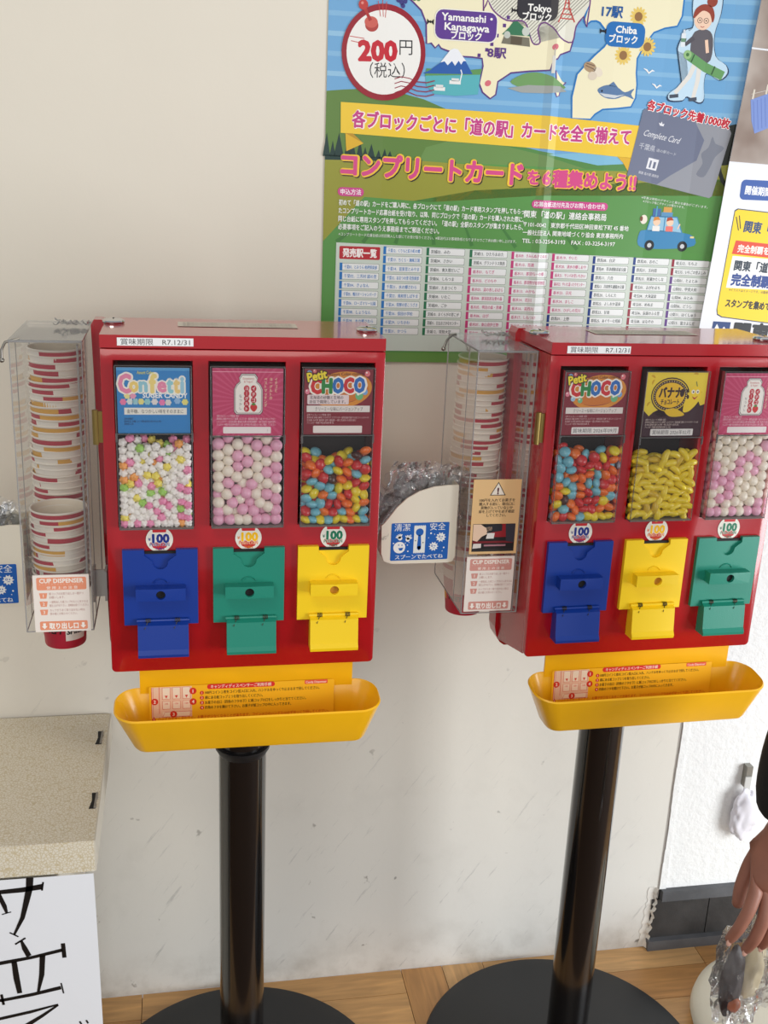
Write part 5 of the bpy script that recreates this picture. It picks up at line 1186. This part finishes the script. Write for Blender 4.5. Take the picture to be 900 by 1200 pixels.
Ts = Matrix.Translation((.40, .3615, -.05))
bm = bmesh.new(); nx, nz_ = 20, 20; g = {}
for i in range(nx+1):
    for j in range(nz_+1):
        z = .03+j/nz_*.498; xr = -.1285+.0055*(1-j/nz_)**.8; x = -.70+(xr+.70)*i/nx
        g[i, j] = bm.verts.new((x, -.3612+.0, z))
for i in range(nx):
    for j in range(nz_): bm.faces.new((g[i, j], g[i+1, j], g[i+1, j+1], g[i, j+1]))
new_obj('paper', bm, PAPERW, sg, T=Ts)
p = Print(.0002); K = (22, 18, 16)
def st(pts, wd): p.line(pts, wd, K, 1)
st([(-300, 507), (-250.4, 509.6), (-222, 510.5), (-195.4, 513.4)], [5, 6.5, 7.5, 8.5]); st([(-196.5, 507), (-194.3, 520.5)], 2.4)
st([(-256, 526), (-252, 505), (-246, 487), (-243.5, 474.9)], [5, 6, 6, 3]); st([(-250, 474), (-238, 477)], 1.6)
st([(-211, 529), (-212.5, 512), (-216.6, 495), (-224, 466), (-236.4, 439.6)], [9.5, 9, 8, 6, 3]); st([(-242, 444), (-231, 436)], 2.0)
st([(-227.8, 429.3), (-224, 416), (-219, 402.6)], [3, 7, 7]); st([(-236, 424), (-222, 433)], 2.6)
st([(-330, 392), (-290, 392.5), (-257.7, 395), (-216, 400), (-174.6, 408)], [6, 6, 6, 5, 5.5]); st([(-173.5, 419), (-172.5, 395)], 5.6)
st([(-239.1, 396), (-237.5, 368), (-234.7, 342.2)], [7, 8, 6.5]); st([(-201.3, 402), (-204, 370), (-210.1, 341.6)], [7.5, 7, 3.5])
st([(-320, 332), (-257.9, 333), (-218, 338), (-179.5, 345.2)], [4.5, 5, 5.5, 6]); st([(-179, 353), (-176.5, 335)], 2.0); st([(-259, 343), (-257, 325)], 3.6)
st([(-330, 290), (-263.7, 301.9), (-221.5, 308.8), (-184.7, 317)], [3, 5, 5, 2.4]); st([(-184.7, 316), (-207, 300), (-230.3, 285), (-262, 262), (-300, 240)], [3, 5, 7, 7, 6])
st([(-157, 284), (-154, 277)], 2.4); st([(-148, 285), (-145.5, 279)], 2.4); st([(-340, 470), (-320, 480), (-300, 470)], 5)
p.build('brush_lettering', sg, (lambda f: (lambda u, w, h: Ts @ f(u, w, h)))(plane_frame((0, -.3614, 0))))

# ---------------------------------------------------------------- person's arm at the right edge, holding a snack bag
def skin(name, chains, m, parent=None, sub=2):
    me = bpy.data.meshes.new(name); V = []; E = []; Rr = []
    for ch_ in chains:
        prev = ch_[0] if isinstance(ch_[0], int) else None
        for it in (ch_[1:] if prev is not None else ch_):
            V.append(it[:3]); Rr.append(it[3]); k = len(V)-1
            if prev is not None: E.append((prev, k))
            prev = k
    me.from_pydata(V, E, []); o = bpy.data.objects.new(name, me); COL.objects.link(o)
    md = o.modifiers.new('s', 'SKIN'); md.use_smooth_shade = True
    for i, sv in enumerate(me.skin_vertices[0].data):
        r = Rr[i]; sv.radius = r if isinstance(r, tuple) else (r, r); sv.use_root = (i == 0)
    m2 = o.modifiers.new('u', 'SUBSURF'); m2.levels = sub; m2.render_levels = sub
    bpy.context.view_layer.update(); dg = bpy.context.evaluated_depsgraph_get(); nm = bpy.data.meshes.new_from_object(o.evaluated_get(dg))
    bpy.data.objects.remove(o); nm.materials.clear(); nm.materials.append(m); nm.name = name
    for q in nm.polygons: q.use_smooth = True
    o = bpy.data.objects.new(name, nm); COL.objects.link(o)
    if parent: o.parent = parent
    return o
SKIN = mat('skin', (150, 100, 82), .5, bump=.15, bscale=120, var=.06, vscale=30)
Y0 = -.56
chains = [
    [(.800, Y0-.01, .860, .030), (.778, Y0-.005, .760, .027), (.766, Y0, .690, .0235), (.758, Y0, .655, (.026, .019)), (.750, Y0-.002, .622, (.031, .017)), (.744, Y0-.004, .598, (.030, .015))],
    [5, (.727, Y0-.008, .583, .0105), (.714, Y0-.020, .556, .0092), (.703, Y0-.020, .527, .0086), (.696, Y0-.010, .499, .0072)],
    [5, (.741, Y0-.012, .575, .0105), (.733, Y0-.026, .545, .0094), (.725, Y0-.026, .513, .0088), (.719, Y0-.014, .484, .0072)],
    [5, (.756, Y0-.012, .572, .0100), (.751, Y0-.026, .543, .0092), (.745, Y0-.026, .514, .0085), (.741, Y0-.014, .488, .0070)],
    [5, (.770, Y0-.008, .578, .0090), (.768, Y0-.020, .553, .0080), (.764, Y0-.020, .530, .0074), (.761, Y0-.010, .508, .0062)],
    [3, (.752, Y0+.020, .628, .0130), (.738, Y0+.030, .590, .0115), (.726, Y0+.026, .552, .0100), (.722, Y0+.020, .525, .0082)],
]
hand = skin('person', chains, SKIN)
tag(hand, "person's arm in a black sleeve at the right edge, hand reaching down", 'person')
SLV = mat('black_sleeve_fabric', (14, 13, 14), .85, bump=.3, bscale=300)
slv = skin('jacket_sleeve', [[(.755, Y0+.004, .668, .038), (.752, Y0, .720, .045), (.756, Y0-.01, .800, .051), (.775, Y0-.02, .862, .055), (.840, Y0-.05, .960, .060), (.900, Y0-.09, 1.08, .066), (.95, Y0-.12, 1.24, .075)]], SLV, hand)
nails = bmesh.new()
for (x, y, z) in ((.6945, Y0-.0165, .503), (.7175, Y0-.0205, .488), (.740, Y0-.0205, .492)):
    bmesh.ops.create_uvsphere(nails, u_segments=10, v_segments=6, radius=1, matrix=Matrix.Translation((x, y, z)) @ Matrix.Diagonal((.0042, .0016, .0060, 1)))
new_obj('fingernails', nails, mat('nail', (190, 146, 130), .3), hand, smooth=True)
sb = empty('snack_bag', (.735, Y0+.005, .345), 0, 'crumpled clear bag of dark snack held in the hand at the right edge', 'snack bag')
def blob(cx, cy, cz, rx, ry, rz, amp, fr_, seed, sub=4):
    bm = bmesh.new(); bmesh.ops.create_icosphere(bm, subdivisions=sub, radius=1); off = Vector((seed*3.1, seed*1.7, seed))
    for v in bm.verts:
        q = v.co.copy(); k = 1+amp*noise.noise(q*fr_+off)+amp*.5*noise.noise(q*fr_*2.6+off)
        v.co = Vector((cx+q.x*rx*k, cy+q.y*ry*k, cz+q.z*rz*k))
    return bm
Tg = Matrix.Translation((-.735, -Y0-.005, -.345))
new_obj('bag_film', blob(.737, Y0+.004, .430, .040, .020, .092, .5, 2.2, 1), BAGM, sb, T=Tg)
new_obj('dark_wafer', blob(.722, Y0+.004, .420, .017, .009, .058, .15, 2, 2, 3), mat('dark_chocolate', (52, 42, 44), .45), sb, T=Tg, smooth=60)
new_obj('cream_wafer', blob(.752, Y0+.008, .440, .017, .009, .056, .15, 2, 3, 3), mat('cream_filling', (206, 190, 156), .6), sb, T=Tg, smooth=60)
new_obj('orange_piece', blob(.727, Y0-.002, .386, .009, .007, .012, .2, 2, 4, 3), mat('orange_piece', (176, 84, 30), .5), sb, T=Tg, smooth=60)

# ---------------------------------------------------------------- white round sign base on the floor, wrapper on its clip
rb_ = empty('sign_stand', (1.055, -.262, 0), 0, 'cream white round floor stand with dark scuffs behind the hand', 'floor stand')
new_obj('weight', lathe([(.150, 0), (.172, .008), (.178, .026), (.174, .042), (.160, .056), (.130, .066), (.04, .072), (.0345, .072)], 64), mat('cream_concrete', (222, 216, 198), .5, bump=.2, bscale=60, var=.05), rb_, smooth=True)
bm = bmesh.new(); tube([(-.13, -.06, .0625), (-.118, -.052, .065), (-.110, -.056, .0665), (-.100, -.045, .068)], .0016, 6, bm); tube([(-.135, .02, .0645), (-.120, .01, .0665)], .0013, 6, bm); new_obj('dark_scuff', bm, DARK, rb_)
new_obj('socket_tube', lathe([(.030, .07), (.030, .14), (.026, .14), (.026, .072)], 32, cap=False), mat('cream_tube', (214, 208, 192), .4), rb_, smooth=True)
wc = empty('wall_clip', (1.046, 0, .405), 0, 'grey clip on the rough white wall holding a crumpled white wrapper', 'clip')
new_obj('clip_body', box((-.004, -.016, -.045), (.008, -.0015, .0), .002), mat('clip_metal_grey', (150, 148, 140), .35, metal=.5), wc)
new_obj('clip_jaw', box((-.006, -.0190, -.062), (.006, -.0165, -.020), .001), mat('clip_metal_light', (206, 206, 202), .4), wc)
wrp = new_obj('wrapper', blob(1.048, -.020, .305, .026, .012, .052, .42, 1.1, 9), mat('white_film', (236, 234, 242), .3), None, smooth=80)
tag(wrp, 'crumpled white wrapper hanging from the grey wall clip', 'wrapper')
